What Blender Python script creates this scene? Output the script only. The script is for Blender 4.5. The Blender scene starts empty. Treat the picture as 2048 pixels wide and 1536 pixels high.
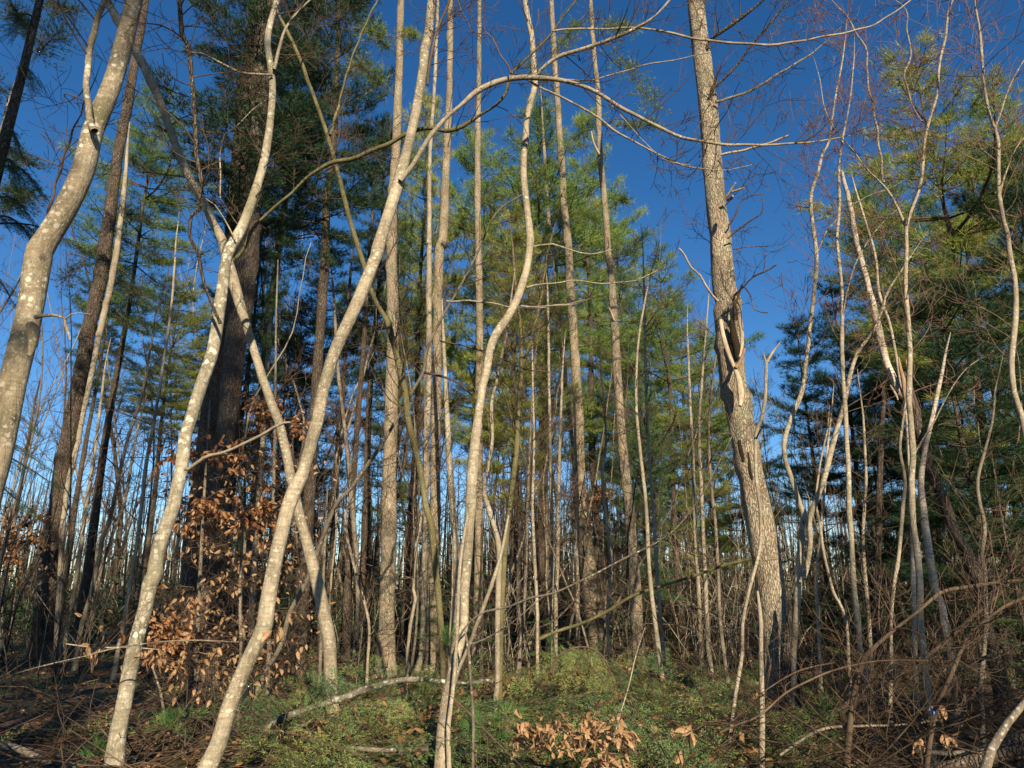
import bpy, math, random
import numpy as np
from math import radians, sin, cos, tan, pi
from mathutils import Vector, Matrix, Quaternion

SC = bpy.context.scene
COL = SC.collection
# ------------------------------------------------------------------ camera, sky, sun
PITCH = radians(16.0); F = 1420.0; CAMZ = 1.6
cam = bpy.data.cameras.new('camera'); camo = bpy.data.objects.new('camera', cam); COL.objects.link(camo)
cam.sensor_width = 36.0; cam.lens = 36.0 * F / 2048.0; cam.clip_end = 3000; cam.clip_start = 0.05
camo.location = (0, 0, CAMZ); camo.rotation_euler = (pi/2 + PITCH, 0, 0)
SC.camera = camo
SUN_EL = radians(25.0); SUN_AZ = radians(13.0)      # sun behind the camera, a little to the right
world = bpy.data.worlds.new('World'); SC.world = world; world.use_nodes = True
wn = world.node_tree; bg = wn.nodes['Background']
sky = wn.nodes.new('ShaderNodeTexSky'); sky.sky_type = 'NISHITA'; sky.sun_disc = False
sky.sun_elevation = SUN_EL; sky.sun_rotation = pi - SUN_AZ
sky.altitude = 1000; sky.air_density = 1.0; sky.dust_density = 0.0; sky.ozone_density = 3.0
hs = wn.nodes.new('ShaderNodeHueSaturation'); hs.inputs['Saturation'].default_value = 1.27; hs.inputs['Hue'].default_value = 0.503
wn.links.new(sky.outputs[0], hs.inputs['Color']); wn.links.new(hs.outputs[0], bg.inputs['Color']); bg.inputs['Strength'].default_value = 0.078
sl = bpy.data.lights.new('sun', 'SUN'); sl.energy = 5.0; sl.angle = radians(0.53); sl.color = (1.0, 0.84, 0.60)
so = bpy.data.objects.new('sun', sl); COL.objects.link(so)
tosun = Vector((sin(SUN_AZ)*cos(SUN_EL), -cos(SUN_AZ)*cos(SUN_EL), sin(SUN_EL)))
so.rotation_euler = tosun.to_track_quat('Z', 'Y').to_euler()
SC.view_settings.view_transform = 'Standard'; SC.view_settings.look = 'None'
SC.view_settings.exposure = 0.8; SC.view_settings.gamma = 1.0
SC.render.engine = 'CYCLES'
SC.cycles.max_bounces = 5; SC.cycles.diffuse_bounces = 3; SC.cycles.glossy_bounces = 1; SC.cycles.transmission_bounces = 2
SC.cycles.use_denoising = True

R = np.random.RandomState(7)
SP, CP = sin(PITCH), cos(PITCH)

def ground(x, y):
    x = np.asarray(x, float); y = np.asarray(y, float)
    g = 0.07*np.sin(x*0.9+1.3)*np.sin(y*0.7+0.4) + 0.05*np.sin(x*2.1+y*1.3) + 0.12*np.sin(x*0.21+2)*np.cos(y*0.17)
    return g * np.clip((np.abs(y)-1)/4, 0, 1)

def W(px, py, Y):                      # the point of the photograph's pixel that stands at distance Y
    v = (768.0-py)/F
    t = Y/(CP - v*SP)
    return np.array([(px-1024.0)/F*t, Y, CAMZ + t*(SP + v*CP)]), t

# ------------------------------------------------------------------ materials
def mat(name):
    m = bpy.data.materials.new(name); m.use_nodes = True
    nt = m.node_tree; nt.nodes.clear()
    out = nt.nodes.new('ShaderNodeOutputMaterial')
    return m, nt, out
def N(nt, t, **kw):
    n = nt.nodes.new(t)
    for k, v in kw.items():
        if k.startswith('i_'):
            n.inputs[k[2:].replace('_', ' ')].default_value = v
        else: setattr(n, k, v)
    return n
def ramp(nt, src, stops):
    r = nt.nodes.new('ShaderNodeValToRGB'); el = r.color_ramp.elements
    while len(el) < len(stops): el.new(0.5)
    for e, (p, c) in zip(el, stops):
        e.position = p; e.color = (c[0], c[1], c[2], 1) if not isinstance(c, (int, float)) else (c, c, c, 1)
    nt.links.new(src, r.inputs[0]); return r.outputs[0]
def mix(nt, fac, a, b, mode='MIX'):
    n = nt.nodes.new('ShaderNodeMix'); n.data_type = 'RGBA'; n.blend_type = mode
    for s, v in ((0, fac), (6, a), (7, b)):
        if isinstance(v, (int, float)): n.inputs[s].default_value = v
        elif isinstance(v, tuple): n.inputs[s].default_value = (*v, 1)
        else: nt.links.new(v, n.inputs[s])
    return n.outputs[2]
def coords(nt, scale, objrand=False):
    tc = N(nt, 'ShaderNodeTexCoord'); mp = N(nt, 'ShaderNodeMapping'); mp.inputs['Scale'].default_value = scale
    nt.links.new(tc.outputs['Object'], mp.inputs['Vector']); return mp.outputs[0]
def noise(nt, vec, scale, detail=4, rough=.6):
    n = N(nt, 'ShaderNodeTexNoise', i_Scale=scale, i_Detail=detail, i_Roughness=rough); nt.links.new(vec, n.inputs['Vector']); return n.outputs['Fac']
def voro(nt, vec, scale, feature='F1'):
    n = N(nt, 'ShaderNodeTexVoronoi', i_Scale=scale); n.feature = feature; nt.links.new(vec, n.inputs['Vector']); return n.outputs['Distance']

def bark(name, a, b, c, spots=None, spot_scale=14, spot_t=0.25, furrow=0.0, fsx=1, bump=.4, rings=0.0, rough=.9, moss=None):
    m, nt, out = mat(name)
    v0 = coords(nt, (1, 1, 1)); vz = coords(nt, (1, 1, .3)); vr = coords(nt, (1, 1, 6))
    n1 = noise(nt, vz, 5, 5, .65); n2 = noise(nt, vz, 38, 4, .7)
    col = ramp(nt, n1, [(.3, a), (.5, b), (.72, c)])
    fine = ramp(nt, n2, [(.3, .62), (.7, 1.25)])
    col = mix(nt, .75, col, fine, 'MULTIPLY')
    h = n2
    nb_ = noise(nt, coords(nt, (1, 1, .55)), 2.6, 6, .75)
    col = mix(nt, .85, col, ramp(nt, nb_, [(.34, .50), (.5, .95), (.64, 1.18)]), 'MULTIPLY')
    nk = voro(nt, coords(nt, (1, 1, .8)), 3.1)
    col = mix(nt, ramp(nt, nk, [(.05, .75), (.11, 0)]), col, (.05, .04, .03))
    if rings:
        nr = noise(nt, vr, 9, 3, .6)
        col = mix(nt, rings, col, ramp(nt, nr, [(.35, .6), (.55, 1.15)]), 'MULTIPLY')
    if moss:
        nm = noise(nt, v0, 2.2, 5, .7)
        col = mix(nt, ramp(nt, nm, [(.48, 0), (.66, moss[1])]), col, moss[0])
    if furrow:
        vf = coords(nt, (fsx, fsx, fsx*.22)); w = N(nt, 'ShaderNodeTexNoise', i_Scale=2.5, i_Detail=3); nt.links.new(vf, w.inputs['Vector'])
        ad = mix(nt, .3, vf, w.outputs['Color'], 'ADD')
        d = voro(nt, ad, 16, 'DISTANCE_TO_EDGE')
        crack = ramp(nt, d, [(0, 0), (.12, .8), (.3, 1)])
        col = mix(nt, furrow, col, ramp(nt, d, [(0, .35), (.10, .85), (.3, 1.1)]), 'MULTIPLY')
        mth = N(nt, 'ShaderNodeMath', operation='ADD'); nt.links.new(crack, mth.inputs[0])
        m2 = N(nt, 'ShaderNodeMath', operation='MULTIPLY'); nt.links.new(n2, m2.inputs[0]); m2.inputs[1].default_value = .5
        nt.links.new(m2.outputs[0], mth.inputs[1]); h = mth.outputs[0]
    if spots:
        wob = N(nt, 'ShaderNodeTexNoise', i_Scale=20, i_Detail=3); nt.links.new(v0, wob.inputs['Vector'])
        vv = mix(nt, .045, v0, wob.outputs['Color'], 'ADD')
        d1 = voro(nt, vv, spot_scale); big = noise(nt, v0, 3.2, 2)
        gate = ramp(nt, big, [(.4, .0), (.62, 1.0)])
        th = ramp(nt, d1, [(spot_t*.7, 1), (spot_t, 0)])
        f = mix(nt, 1.0, th, gate, 'MULTIPLY')
        d2 = noise(nt, v0, spot_scale*3.4, 2, .5)
        f2 = mix(nt, 1.0, ramp(nt, d2, [(.60, 0), (.66, .7)]), ramp(nt, big, [(.35, .35), (.6, 1.0)]), 'MULTIPLY')
        f = mix(nt, 1.0, f, f2, 'LIGHTEN')
        col = mix(nt, f, col, spots)
    p = N(nt, 'ShaderNodeBsdfPrincipled', i_Roughness=rough); p.inputs['Specular IOR Level'].default_value = .15
    nt.links.new(col, p.inputs['Base Color'])
    bp = N(nt, 'ShaderNodeBump', i_Strength=bump, i_Distance=.018); nt.links.new(h, bp.inputs['Height']); nt.links.new(bp.outputs[0], p.inputs['Normal'])
    nt.links.new(p.outputs[0], out.inputs[0]); return m

def foliage(name, stops, scale=1.2, trans=.38, isl=.35):
    m, nt, out = mat(name)
    v = coords(nt, (1, 1, 1)); n1 = noise(nt, v, scale, 4, .7)
    g = N(nt, 'ShaderNodeNewGeometry')
    ad = N(nt, 'ShaderNodeMath', operation='MULTIPLY_ADD'); nt.links.new(g.outputs['Random Per Island'], ad.inputs[0]); ad.inputs[1].default_value = isl
    sb = N(nt, 'ShaderNodeMath', operation='SUBTRACT'); nt.links.new(n1, sb.inputs[0]); sb.inputs[1].default_value = isl/2
    nt.links.new(sb.outputs[0], ad.inputs[2])
    col = ramp(nt, ad.outputs[0], stops)
    d = N(nt, 'ShaderNodeBsdfPrincipled', i_Roughness=.55); d.inputs['Specular IOR Level'].default_value = .3
    t = N(nt, 'ShaderNodeBsdfTranslucent'); ms = N(nt, 'ShaderNodeMixShader'); ms.inputs[0].default_value = trans
    nt.links.new(col, d.inputs['Base Color']); nt.links.new(col, t.inputs['Color'])
    nt.links.new(d.outputs[0], ms.inputs[1]); nt.links.new(t.outputs[0], ms.inputs[2]); nt.links.new(ms.outputs[0], out.inputs[0])
    return m

M = {}
M['maple'] = bark('smooth_maple_bark', (.22, .18, .125), (.34, .285, .205), (.45, .385, .285), spots=(.54, .50, .40), spot_scale=21, spot_t=.30, bump=.7, rings=.6, moss=((.15, .15, .09), .5))
M['spotmaple'] = bark('spotted_maple_bark', (.19, .165, .115), (.31, .27, .195), (.41, .365, .275), spots=(.57, .55, .46), spot_scale=16, spot_t=.42, bump=.7, rings=.5, moss=((.15, .155, .09), .45))
M['bigmaple'] = bark('lichened_maple_bark', (.16, .13, .085), (.25, .205, .14), (.33, .28, .20), spots=(.52, .50, .41), spot_scale=15, spot_t=.34, bump=.8, rings=.5, moss=((.11, .11, .06), .6))
M['pine'] = bark('pine_bark', (.20, .15, .105), (.33, .255, .175), (.43, .345, .245), spots=(.52, .49, .38), spot_scale=34, spot_t=.30, furrow=.4, fsx=2.8, bump=.8, moss=((.22, .24, .14), .5))
M['shadedpine'] = bark('shaded_pine_bark', (.055, .040, .030), (.10, .074, .056), (.155, .12, .09), spots=(.30, .29, .25), spot_scale=30, spot_t=.26, furrow=.7, fsx=1.9, bump=1.0)  # pine bark with the shade on dim trunks put into its colour
M['plate'] = bark('plated_bark', (.25, .185, .13), (.38, .30, .215), (.48, .395, .29), spots=(.50, .50, .38), spot_scale=28, spot_t=.33, furrow=.45, fsx=3.0, bump=1.0, moss=((.26, .29, .18), .55))
M['under'] = bark('shaded_undergrowth_twig', (.03, .021, .014), (.065, .045, .029), (.13, .095, .062), bump=.2)  # colour darkened to carry the shade low in the thicket
M['olive'] = bark('striped_maple_bark', (.075, .065, .03), (.125, .11, .05), (.19, .17, .085), spots=(.34, .33, .22), spot_scale=30, spot_t=.18, bump=.25, rings=.2)
M['sapling'] = bark('sapling_bark', (.17, .135, .095), (.28, .235, .17), (.37, .32, .24), spots=(.46, .45, .37), spot_scale=26, spot_t=.28, bump=.4, rings=.3)
M['greysap'] = bark('grey_sapling_bark', (.09, .072, .052), (.165, .135, .10), (.26, .22, .165), spots=(.40, .40, .34), spot_scale=26, spot_t=.28, bump=.4)
M['twig'] = bark('twig_bark', (.055, .036, .026), (.10, .068, .047), (.17, .125, .088), bump=.2)
M['redtwig'] = bark('red_twig_bark', (.11, .06, .045), (.17, .10, .078), (.24, .165, .125), bump=.2)
M['dead'] = bark('bare_dead_wood', (.34, .25, .16), (.46, .36, .25), (.55, .46, .35), bump=.5)
M['torn'] = bark('torn_orange_wood', (.22, .12, .06), (.33, .20, .11), (.42, .30, .19), bump=.5)
M['birch'] = bark('pale_birch_bark', (.26, .21, .16), (.40, .34, .27), (.52, .46, .38), bump=.4, rings=1.0, spots=(.14,.11,.08), spot_scale=22, spot_t=.3)
M['rot_shade'] = bark('rotten_wood_with_shade', (.012, .009, .007), (.022, .016, .011), (.04, .028, .018), bump=.8)  # rotten wood, with the shade inside a hollow painted into the colour
M['log'] = bark('lichened_log_bark', (.07, .06, .04), (.15, .135, .10), (.25, .235, .185), spots=(.56, .58, .49), spot_scale=11, spot_t=.42, bump=.9)
M['moss'] = foliage('dark_moss', [(.3, (.03, .025, .012)), (.7, (.06, .05, .02))], 20)
G = foliage
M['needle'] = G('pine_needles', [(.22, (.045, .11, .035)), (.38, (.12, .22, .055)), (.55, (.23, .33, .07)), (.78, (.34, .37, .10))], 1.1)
M['needle_y'] = G('yellowish_pine_needles', [(.22, (.08, .13, .035)), (.38, (.21, .27, .06)), (.55, (.34, .38, .085)), (.75, (.44, .40, .13))], 1.1)  # lighter, yellower green than the plain needles
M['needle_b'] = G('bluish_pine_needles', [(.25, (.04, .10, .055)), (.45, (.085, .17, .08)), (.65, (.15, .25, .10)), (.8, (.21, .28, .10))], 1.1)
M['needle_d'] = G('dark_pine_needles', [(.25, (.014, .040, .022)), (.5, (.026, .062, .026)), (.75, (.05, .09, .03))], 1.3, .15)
M['slash'] = G('cut_bough_needles', [(.2, (.045, .12, .06)), (.38, (.09, .20, .09)), (.47, (.15, .26, .085)), (.57, (.25, .32, .09)), (.68, (.34, .31, .12)), (.8, (.30, .20, .09))], .55, .3, .14)
M['firdark'] = G('fir_needles', [(.25, (.022, .065, .026)), (.5, (.06, .13, .04)), (.75, (.13, .20, .055))], 1.6, .2)
M['rust'] = G('rusty_beech_leaf', [(.1, (.09, .035, .016)), (.35, (.20, .085, .035)), (.6, (.34, .165, .07)), (.9, (.50, .30, .16))], 2.5, .3, .7)
M['beech'] = G('dry_beech_leaf', [(.1, (.12, .055, .028)), (.35, (.26, .135, .065)), (.6, (.44, .27, .14)), (.9, (.62, .46, .30))], 2.5, .3, .7)
M['litter'] = G('fallen_leaves', [(.2, (.09, .045, .02)), (.5, (.20, .105, .045)), (.8, (.33, .20, .09))], 2.5, .1, .9)
M['sprig'] = G('seedling_needles', [(.3, (.07, .16, .04)), (.7, (.16, .28, .08))], 3, .3)

# ------------------------------------------------------------------ mesh tools
class Geo:
    def __init__(s): s.v = []; s.f = []; s.n = 0; s.tri = 0
    def quads(s, v, q):                       # v (N,3), q (M,4)
        s.v.append(np.asarray(v, float)); s.f.append(np.asarray(q, np.int64)+s.n); s.n += len(v); s.tri += int((2-(np.asarray(q)[:, 2] == np.asarray(q)[:, 3])).sum())
    def tube(s, pts, rad, sides=5, cap=False, rough=0.0, ridges=0):
        pts = np.asarray(pts, float); rad = np.asarray(rad, float); n = len(pts)
        if n < 2: return
        t = np.gradient(pts, axis=0); t /= (np.linalg.norm(t, axis=1, keepdims=True)+1e-9)
        ax = np.argmin(np.abs(t.mean(0))); ref = np.zeros(3); ref[ax] = 1
        u = np.cross(t, ref); u /= (np.linalg.norm(u, axis=1, keepdims=True)+1e-9); w = np.cross(t, u)
        a = np.arange(sides)*2*pi/sides
        rr = np.repeat(rad[:, None], sides, 1)
        if rough:
            L = np.concatenate([[0], np.cumsum(np.linalg.norm(np.diff(pts, axis=0), axis=1))])[:, None]
            r0 = np.mean(rad); k = 1/max(r0, .01)
            ph = R.rand(12)*6.28
            d = (np.sin(a*2+ph[0]+L*k*.23)*.5 + np.sin(a*3+ph[1]-L*k*.41)*.35 + np.sin(L*k*.33+ph[2]+a)*.5 + np.sin(L*k*.9+ph[3]+2*a)*.25)
            if ridges:
                d += ridges*(np.sin(a*7+ph[4]+2*np.sin(L*k*.5+ph[5])) + .7*np.sin(a*11+ph[6]+3*np.sin(L*k*.8+ph[7]))) + ridges*.8*(R.rand(n, sides)-.5)
            rr = rr*(1+rough*d)
        v = pts[:, None, :] + rr[..., None]*(np.cos(a)[None, :, None]*u[:, None, :] + np.sin(a)[None, :, None]*w[:, None, :])
        v = v.reshape(-1, 3)
        i = np.arange(n-1)[:, None]*sides; j = np.arange(sides)[None, :]; k2 = (j+1) % sides
        q = np.stack([i+j, i+k2, i+sides+k2, i+sides+j], -1).reshape(-1, 4)
        s.quads(v, q)
        if cap:
            top = (n-1)*sides
            c = pts[-1]+t[-1]*rad[-1]*.3
            vv = np.vstack([v[top:], c[None]])
            s.quads(vv, np.array([[x, (x+1) % sides, sides, sides] for x in range(sides)]))
    def build(s, name, m, parent=None, smooth=True, loc=(0, 0, 0), dat=False):
        V = np.vstack(s.v).astype(np.float32) - np.asarray(loc, np.float32)
        Fq = np.vstack(s.f)
        me = bpy.data.meshes.new(name); me.vertices.add(len(V)); me.vertices.foreach_set('co', V.ravel())
        tri = Fq[:, 2] == Fq[:, 3]
        cnt = np.where(tri, 3, 4); st = np.concatenate([[0], np.cumsum(cnt)[:-1]])
        mask = np.ones(Fq.shape, bool); mask[tri, 3] = False
        me.loops.add(int(cnt.sum())); me.loops.foreach_set('vertex_index', Fq[mask].astype(np.int32))
        me.polygons.add(len(Fq)); me.polygons.foreach_set('loop_start', st.astype(np.int32))
        me.update(calc_edges=True)
        me.polygons.foreach_set('use_smooth', np.full(len(Fq), smooth)); me.materials.append(m); me.update()
        if dat: return me
        o = bpy.data.objects.new(name, me); COL.objects.link(o)
        if parent is not None: o.parent = parent
        return o

TRI = [0]
def build(g, name, m, parent=None, stuff=False, smooth=True):
    if g.n == 0: return None
    loc = np.array(parent.location) if parent is not None else (0, 0, 0)
    o = g.build(name, m, parent, smooth, loc); TRI[0] += g.tri
    if stuff: o['kind'] = 'stuff'
    return o
def thing(name, label, cat, loc=(0, 0, 0), group=None):
    o = bpy.data.objects.new(name, None); o.empty_display_size = .2; COL.objects.link(o); o.location = Vector([float(c) for c in loc])
    o['label'] = label; o['category'] = cat
    if group: o['group'] = group
    return o
def norm(v): return v/(np.linalg.norm(v)+1e-9)
def rv(): return norm(R.randn(3))

def smooth_path(P, step):                   # catmull-rom resample of (N,4) x,y,z,r
    P = np.asarray(P, float)
    if len(P) < 3: Q = np.vstack([P[0], (P[0]+P[-1])/2, P[-1]]); P = Q
    E = np.vstack([2*P[0]-P[1], P, 2*P[-1]-P[-2]])
    out = []
    for i in range(1, len(E)-2):
        L = np.linalg.norm(E[i+1, :3]-E[i, :3]); n = max(1, min(14, int(round(L/step))))
        for k in range(n):
            t = k/n
            out.append(.5*((2*E[i]) + (E[i+1]-E[i-1])*t + (2*E[i-1]-5*E[i]+4*E[i+1]-E[i+2])*t*t + (3*E[i]-E[i-1]-3*E[i+1]+E[i+2])*t**3))
    out.append(E[-2]); out = np.array(out); out[:, 3] = np.maximum(out[:, 3], .0008)
    return out

def parse(s):
    return np.array([[float(q) for q in p.split(',')] for p in s.split()])
def px_path(s, Y0, Y1=None, step=.12):
    """pixel polyline with widths 'x,y,w ...' at distance Y0..Y1 -> world path x,y,z,r"""
    A = parse(s)
    if A.shape[1] == 2: A = np.c_[A, np.full(len(A), 5.)]
    if Y1 is None: Y1 = Y0
    dx = np.gradient(A[:, 0]); dy = np.gradient(A[:, 1]); cl = np.abs(dy)/np.hypot(dx, dy); A[:, 2] *= np.where(cl > .6, cl, 1)*.96
    d = np.concatenate([[0], np.cumsum(np.hypot(*np.diff(A[:, :2], axis=0).T))]); d /= d[-1]
    P = []
    for (x, y, w), q in zip(A, d):
        p, t = W(x, y, Y0+(Y1-Y0)*q); P.append([*p, w/2/F*t])
    return smooth_path(P, step)

def to_ground(P, flare=1.25):
    """carry the first end of a path down to the forest floor"""
    p = P[0]; d = norm(P[0][:3]-P[min(6, len(P)-1)][:3]); d[2] = min(d[2], -.55); d = norm(d)
    g = float(ground(p[0], p[1])) - .12
    if p[2] <= g: return P
    L = (p[2]-g)/-d[2]; n = max(2, int(L/.15))
    ex = [[*(p[:3]+d*L*(k/n)), p[3]*(1+(flare-1)*(k/n)**2)] for k in range(n, 0, -1)]
    return np.vstack([ex, P])
def extend_up(P, L):
    p = P[-1]; d = norm(P[-1][:3]-P[max(0, len(P)-8)][:3]); n = max(2, int(L/.3)); ex = []
    q = p[:3].copy(); r = p[3]
    for k in range(n):
        d = norm(d + R.randn(3)*.03+np.array([0, 0, .03])); q = q+d*L/n
        ex.append([*q, r*(1-.75*(k+1)/n)])
    return np.vstack([P, ex])

def twig(g, p, d, L, r, depth, up=.25, wob=.22, kids=(2, 4), seg=5, tips=None, spread=(25, 60), rmin=.0015):
    n = seg if L > .15 else 3
    pts = [p]; dd = norm(d)
    curl = R.randn(3)*.10
    for k in range(n):
        dd = norm(dd + R.randn(3)*wob*.6 + curl + np.array([0, 0, up])*.35)
        pts.append(pts[-1]+dd*L/n)
    pts = np.array(pts); rad = np.maximum(np.linspace(r, r*.35, n+1), rmin)
    g.tube(pts, rad, 4 if r > .006 else 3)
    if tips is not None: tips.append((pts, L))
    if depth > 0:
        for c in range(R.randint(kids[0], kids[1]+1)):
            t = R.uniform(.25, .95); i = min(n-1, int(t*n)); q = pts[i]+(pts[i+1]-pts[i])*(t*n-i)
            base = norm(pts[i+1]-pts[i]); side = norm(np.cross(base, rv())); a = radians(R.uniform(*spread))
            twig(g, q, base*cos(a)+side*sin(a), L*R.uniform(.35, .65), max(rad[i]*.6, rmin), depth-1, up, wob, kids, seg, tips, spread, rmin)

def twigs_on(g, P, n, t0=.3, t1=1., L=(.4, 1.), r=.004, depth=2, up=.25, ang=(35, 75), **kw):
    for _ in range(n):
        t = R.uniform(t0, t1); i = min(len(P)-2, int(t*(len(P)-1))); q = P[i, :3]
        base = norm(P[i+1, :3]-P[i, :3]); side = norm(np.cross(base, rv())); a = radians(R.uniform(*ang))
        l = R.uniform(*L)
        twig(g, q, base*cos(a)+side*sin(a), l, min(r*R.uniform(.6, 1.3), max(P[i, 3]*.7, .0015)), depth, up, **kw)

# needles -------------------------------------------------------------
def tufts(P, D, k=8, L=.1, w=.006, spread=.8):
    """P,D (n,3): n tufts of k needles, each one long thin triangle"""
    n = len(P); d = D[:, None, :]*1.0 + R.randn(n, k, 3)*spread*.6
    d /= np.linalg.norm(d, axis=2, keepdims=True)
    s = np.cross(d, R.randn(n, k, 3)); s /= np.linalg.norm(s, axis=2, keepdims=True)
    l = L*(.7+.6*R.rand(n, k, 1)); b = P[:, None, :]
    v = np.stack([b-s*w/2, b+s*w/2, b+d*l], 2).reshape(-1, 3)
    i = np.arange(n*k)*3
    return v, np.stack([i, i+1, i+2, i+2], 1)

def pine_crown(gw, gn, base, H, Rad, whorl=.55, nb=5, k=8, L=.11, w=.008, prof=None, gap=.13, start=.3, droop=0, side=1., od=1.5, jit=1., cap_=6000):
    base = np.asarray(base, float); PP = []; DD = []
    q1, q2 = R.rand(2)*6.28
    prof = prof or (lambda f: min(1, 1.5*(1-f)**.62)*(.7+.3*min(1, f*4))*(.86+.2*sin(f*9+q1)+.1*sin(f*21+q2)))
    z = 0.
    while z < H:
        f = z/H; rad = Rad*prof(f); off = R.rand()*6.28
        for b in range(nb):
            if rad < .12: continue
            a = off+b*2*pi/nb+R.randn()*.35; l = rad*R.choice([.5, .75, 1, 1.15, 1.3])*R.uniform(.8, 1.1)
            el = radians(-4+50*f**1.5+R.randn()*7-droop)
            d = np.array([cos(a)*cos(el), sin(a)*cos(el), sin(el)])
            n = max(4, int(l/.22)); q = base+np.array([0, 0, z+R.randn()*.08]); pts = [q]
            for s in range(n):
                d = norm(d+np.array([0, 0, .05+.25/n*(s/n)])+R.randn(3)*.07); pts.append(pts[-1]+d*l/n)
            pts = np.array(pts); gw.tube(pts, np.linspace(.008+.010*l, .004, n+1), 3)
            seg = np.linalg.norm(pts[1]-pts[0]); T = np.arange(start*l, l, gap*1.5)
            for t in T:
                i = min(n-1, int(t/seg)); q = pts[i]+(pts[i+1]-pts[i])*min(1, (t/seg-i)); dd = norm(pts[i+1]-pts[i])
                up = np.array([0, 0, 1.]); sd = norm(np.cross(dd, up))
                sl_ = side*(.12+.42*(l-t))*R.uniform(.5, 1.1)
                sl_ = min(sl_, .8)
                for sg in (-1, 1):
                    if R.rand() < .12: continue
                    td = norm(dd*.75+sd*sg*R.uniform(.5, 1.)+up*R.uniform(-.1, .3))
                    m = max(1, int(sl_/gap)); tt = (np.arange(m)+.6)/m*sl_
                    PP.append(q+td*tt[:, None]); DD.append(np.repeat([norm(td+up*.35)], m, 0))
                    if sl_ > .45: gw.tube(np.array([q, q+td*sl_]), [.004, .0025], 3)
            PP.append(pts[-1:]); DD.append(np.array([d]))
        z += whorl*R.uniform(.7, 1.3)
    if PP:
        P_ = np.vstack(PP); D_ = np.vstack(DD)
        n = int(od*2*Rad*H*.7/(k*.5*w*L*.6)); n = min(n, cap_)
        idx = R.randint(0, len(P_), n); P_ = P_[idx]+R.randn(n, 3)*np.array([.07, .07, .035])*jit; D_ = D_[idx]+np.array([0, -.25, .1])*0
        v, q = tufts(P_, D_, k, L, w); gn.quads(v, q)

def bough_template(L=.8, W_=.32, ns=14, nl=.022, seed=0, dens=.010, droop=.25, nwid=.0038):
    """flat fir/hemlock spray along +x: returns wood tubes list and needle verts"""
    g = Geo(); n = Geo()
    ax = np.array([[t*L, 0.02*L*sin(t*5+seed), -droop*L*t*t] for t in np.linspace(0, 1, 8)])
    g.tube(ax, np.linspace(.005, .0015, 8), 3)
    PP = []; DD = []
    def line(p, d, l):
        m = max(2, int(l/dens)); t = (np.arange(m)+R.rand(m)*.5)/m*l
        c = p+d*t[:, None]; sd = norm(np.cross(d, [0, 0, 1.])+R.randn(3)*.1)
        for s in (-1, 1):
            PP.append(c); DD.append(norm(d*.55+sd*s*.9)[None].repeat(m, 0)+R.randn(m, 3)*.18)
    line(ax[0]+(ax[1]-ax[0])*.1, norm(ax[-1]-ax[0]), L*.98)
    for i in range(ns):
        f = (i+1)/(ns+1)
        p = np.array([np.interp(f, np.linspace(0, 1, 8), ax[:, k]) for k in range(3)])
        for s in (-1, 1):
            a = radians(R.uniform(42, 60)); l = W_*(1-f)**.7*R.uniform(.7, 1.1)*(.5+min(f*3, .5))
            d = norm(np.array([cos(a), s*sin(a), -.25+R.randn()*.12]))
            g.tube(np.array([p, p+d*l]), [.002, .001], 3); line(p, d, l)
            if l > .12:
                for h in (.35, .6):
                    for s2 in (-1, 1):
                        a2 = radians(48)*s2; d2 = norm(np.array([d[0]*cos(a2)-d[1]*sin(a2), d[0]*sin(a2)+d[1]*cos(a2), d[2]-.1])); line(p+d*l*h, d2, l*.38*R.uniform(.6, 1.1))
    P = np.vstack(PP); D = np.vstack(DD); D /= np.linalg.norm(D, axis=1, keepdims=True)
    m = len(P); s = np.cross(D, R.randn(m, 3)*.5+np.array([0, 0, 1])); s /= np.linalg.norm(s, axis=1, keepdims=True)
    l = nl*(.7+.6*R.rand(m, 1))
    v = np.stack([P-s*nwid/2, P+s*nwid/2, P+D*l], 1).reshape(-1, 3); i = np.arange(m)*3
    n.quads(v, np.stack([i, i+1, i+2, i+2], 1))
    return g, n
def frame(d, up=np.array([0, 0, 1.]), roll=0.):
    x = norm(d); y = norm(np.cross(up, x)) if abs(np.dot(up, x)) < .98 else norm(np.cross([1., 0, 0], x)); z = np.cross(x, y)
    y2 = y*cos(roll)+z*sin(roll); z2 = -y*sin(roll)+z*cos(roll)
    return np.stack([x, y2, z2], 0)
def stamp(dst, src, p, Mx, s):
    V = np.vstack(src.v); q = np.vstack(src.f)
    dst.quads(V@(Mx*s)+p, q)

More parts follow.
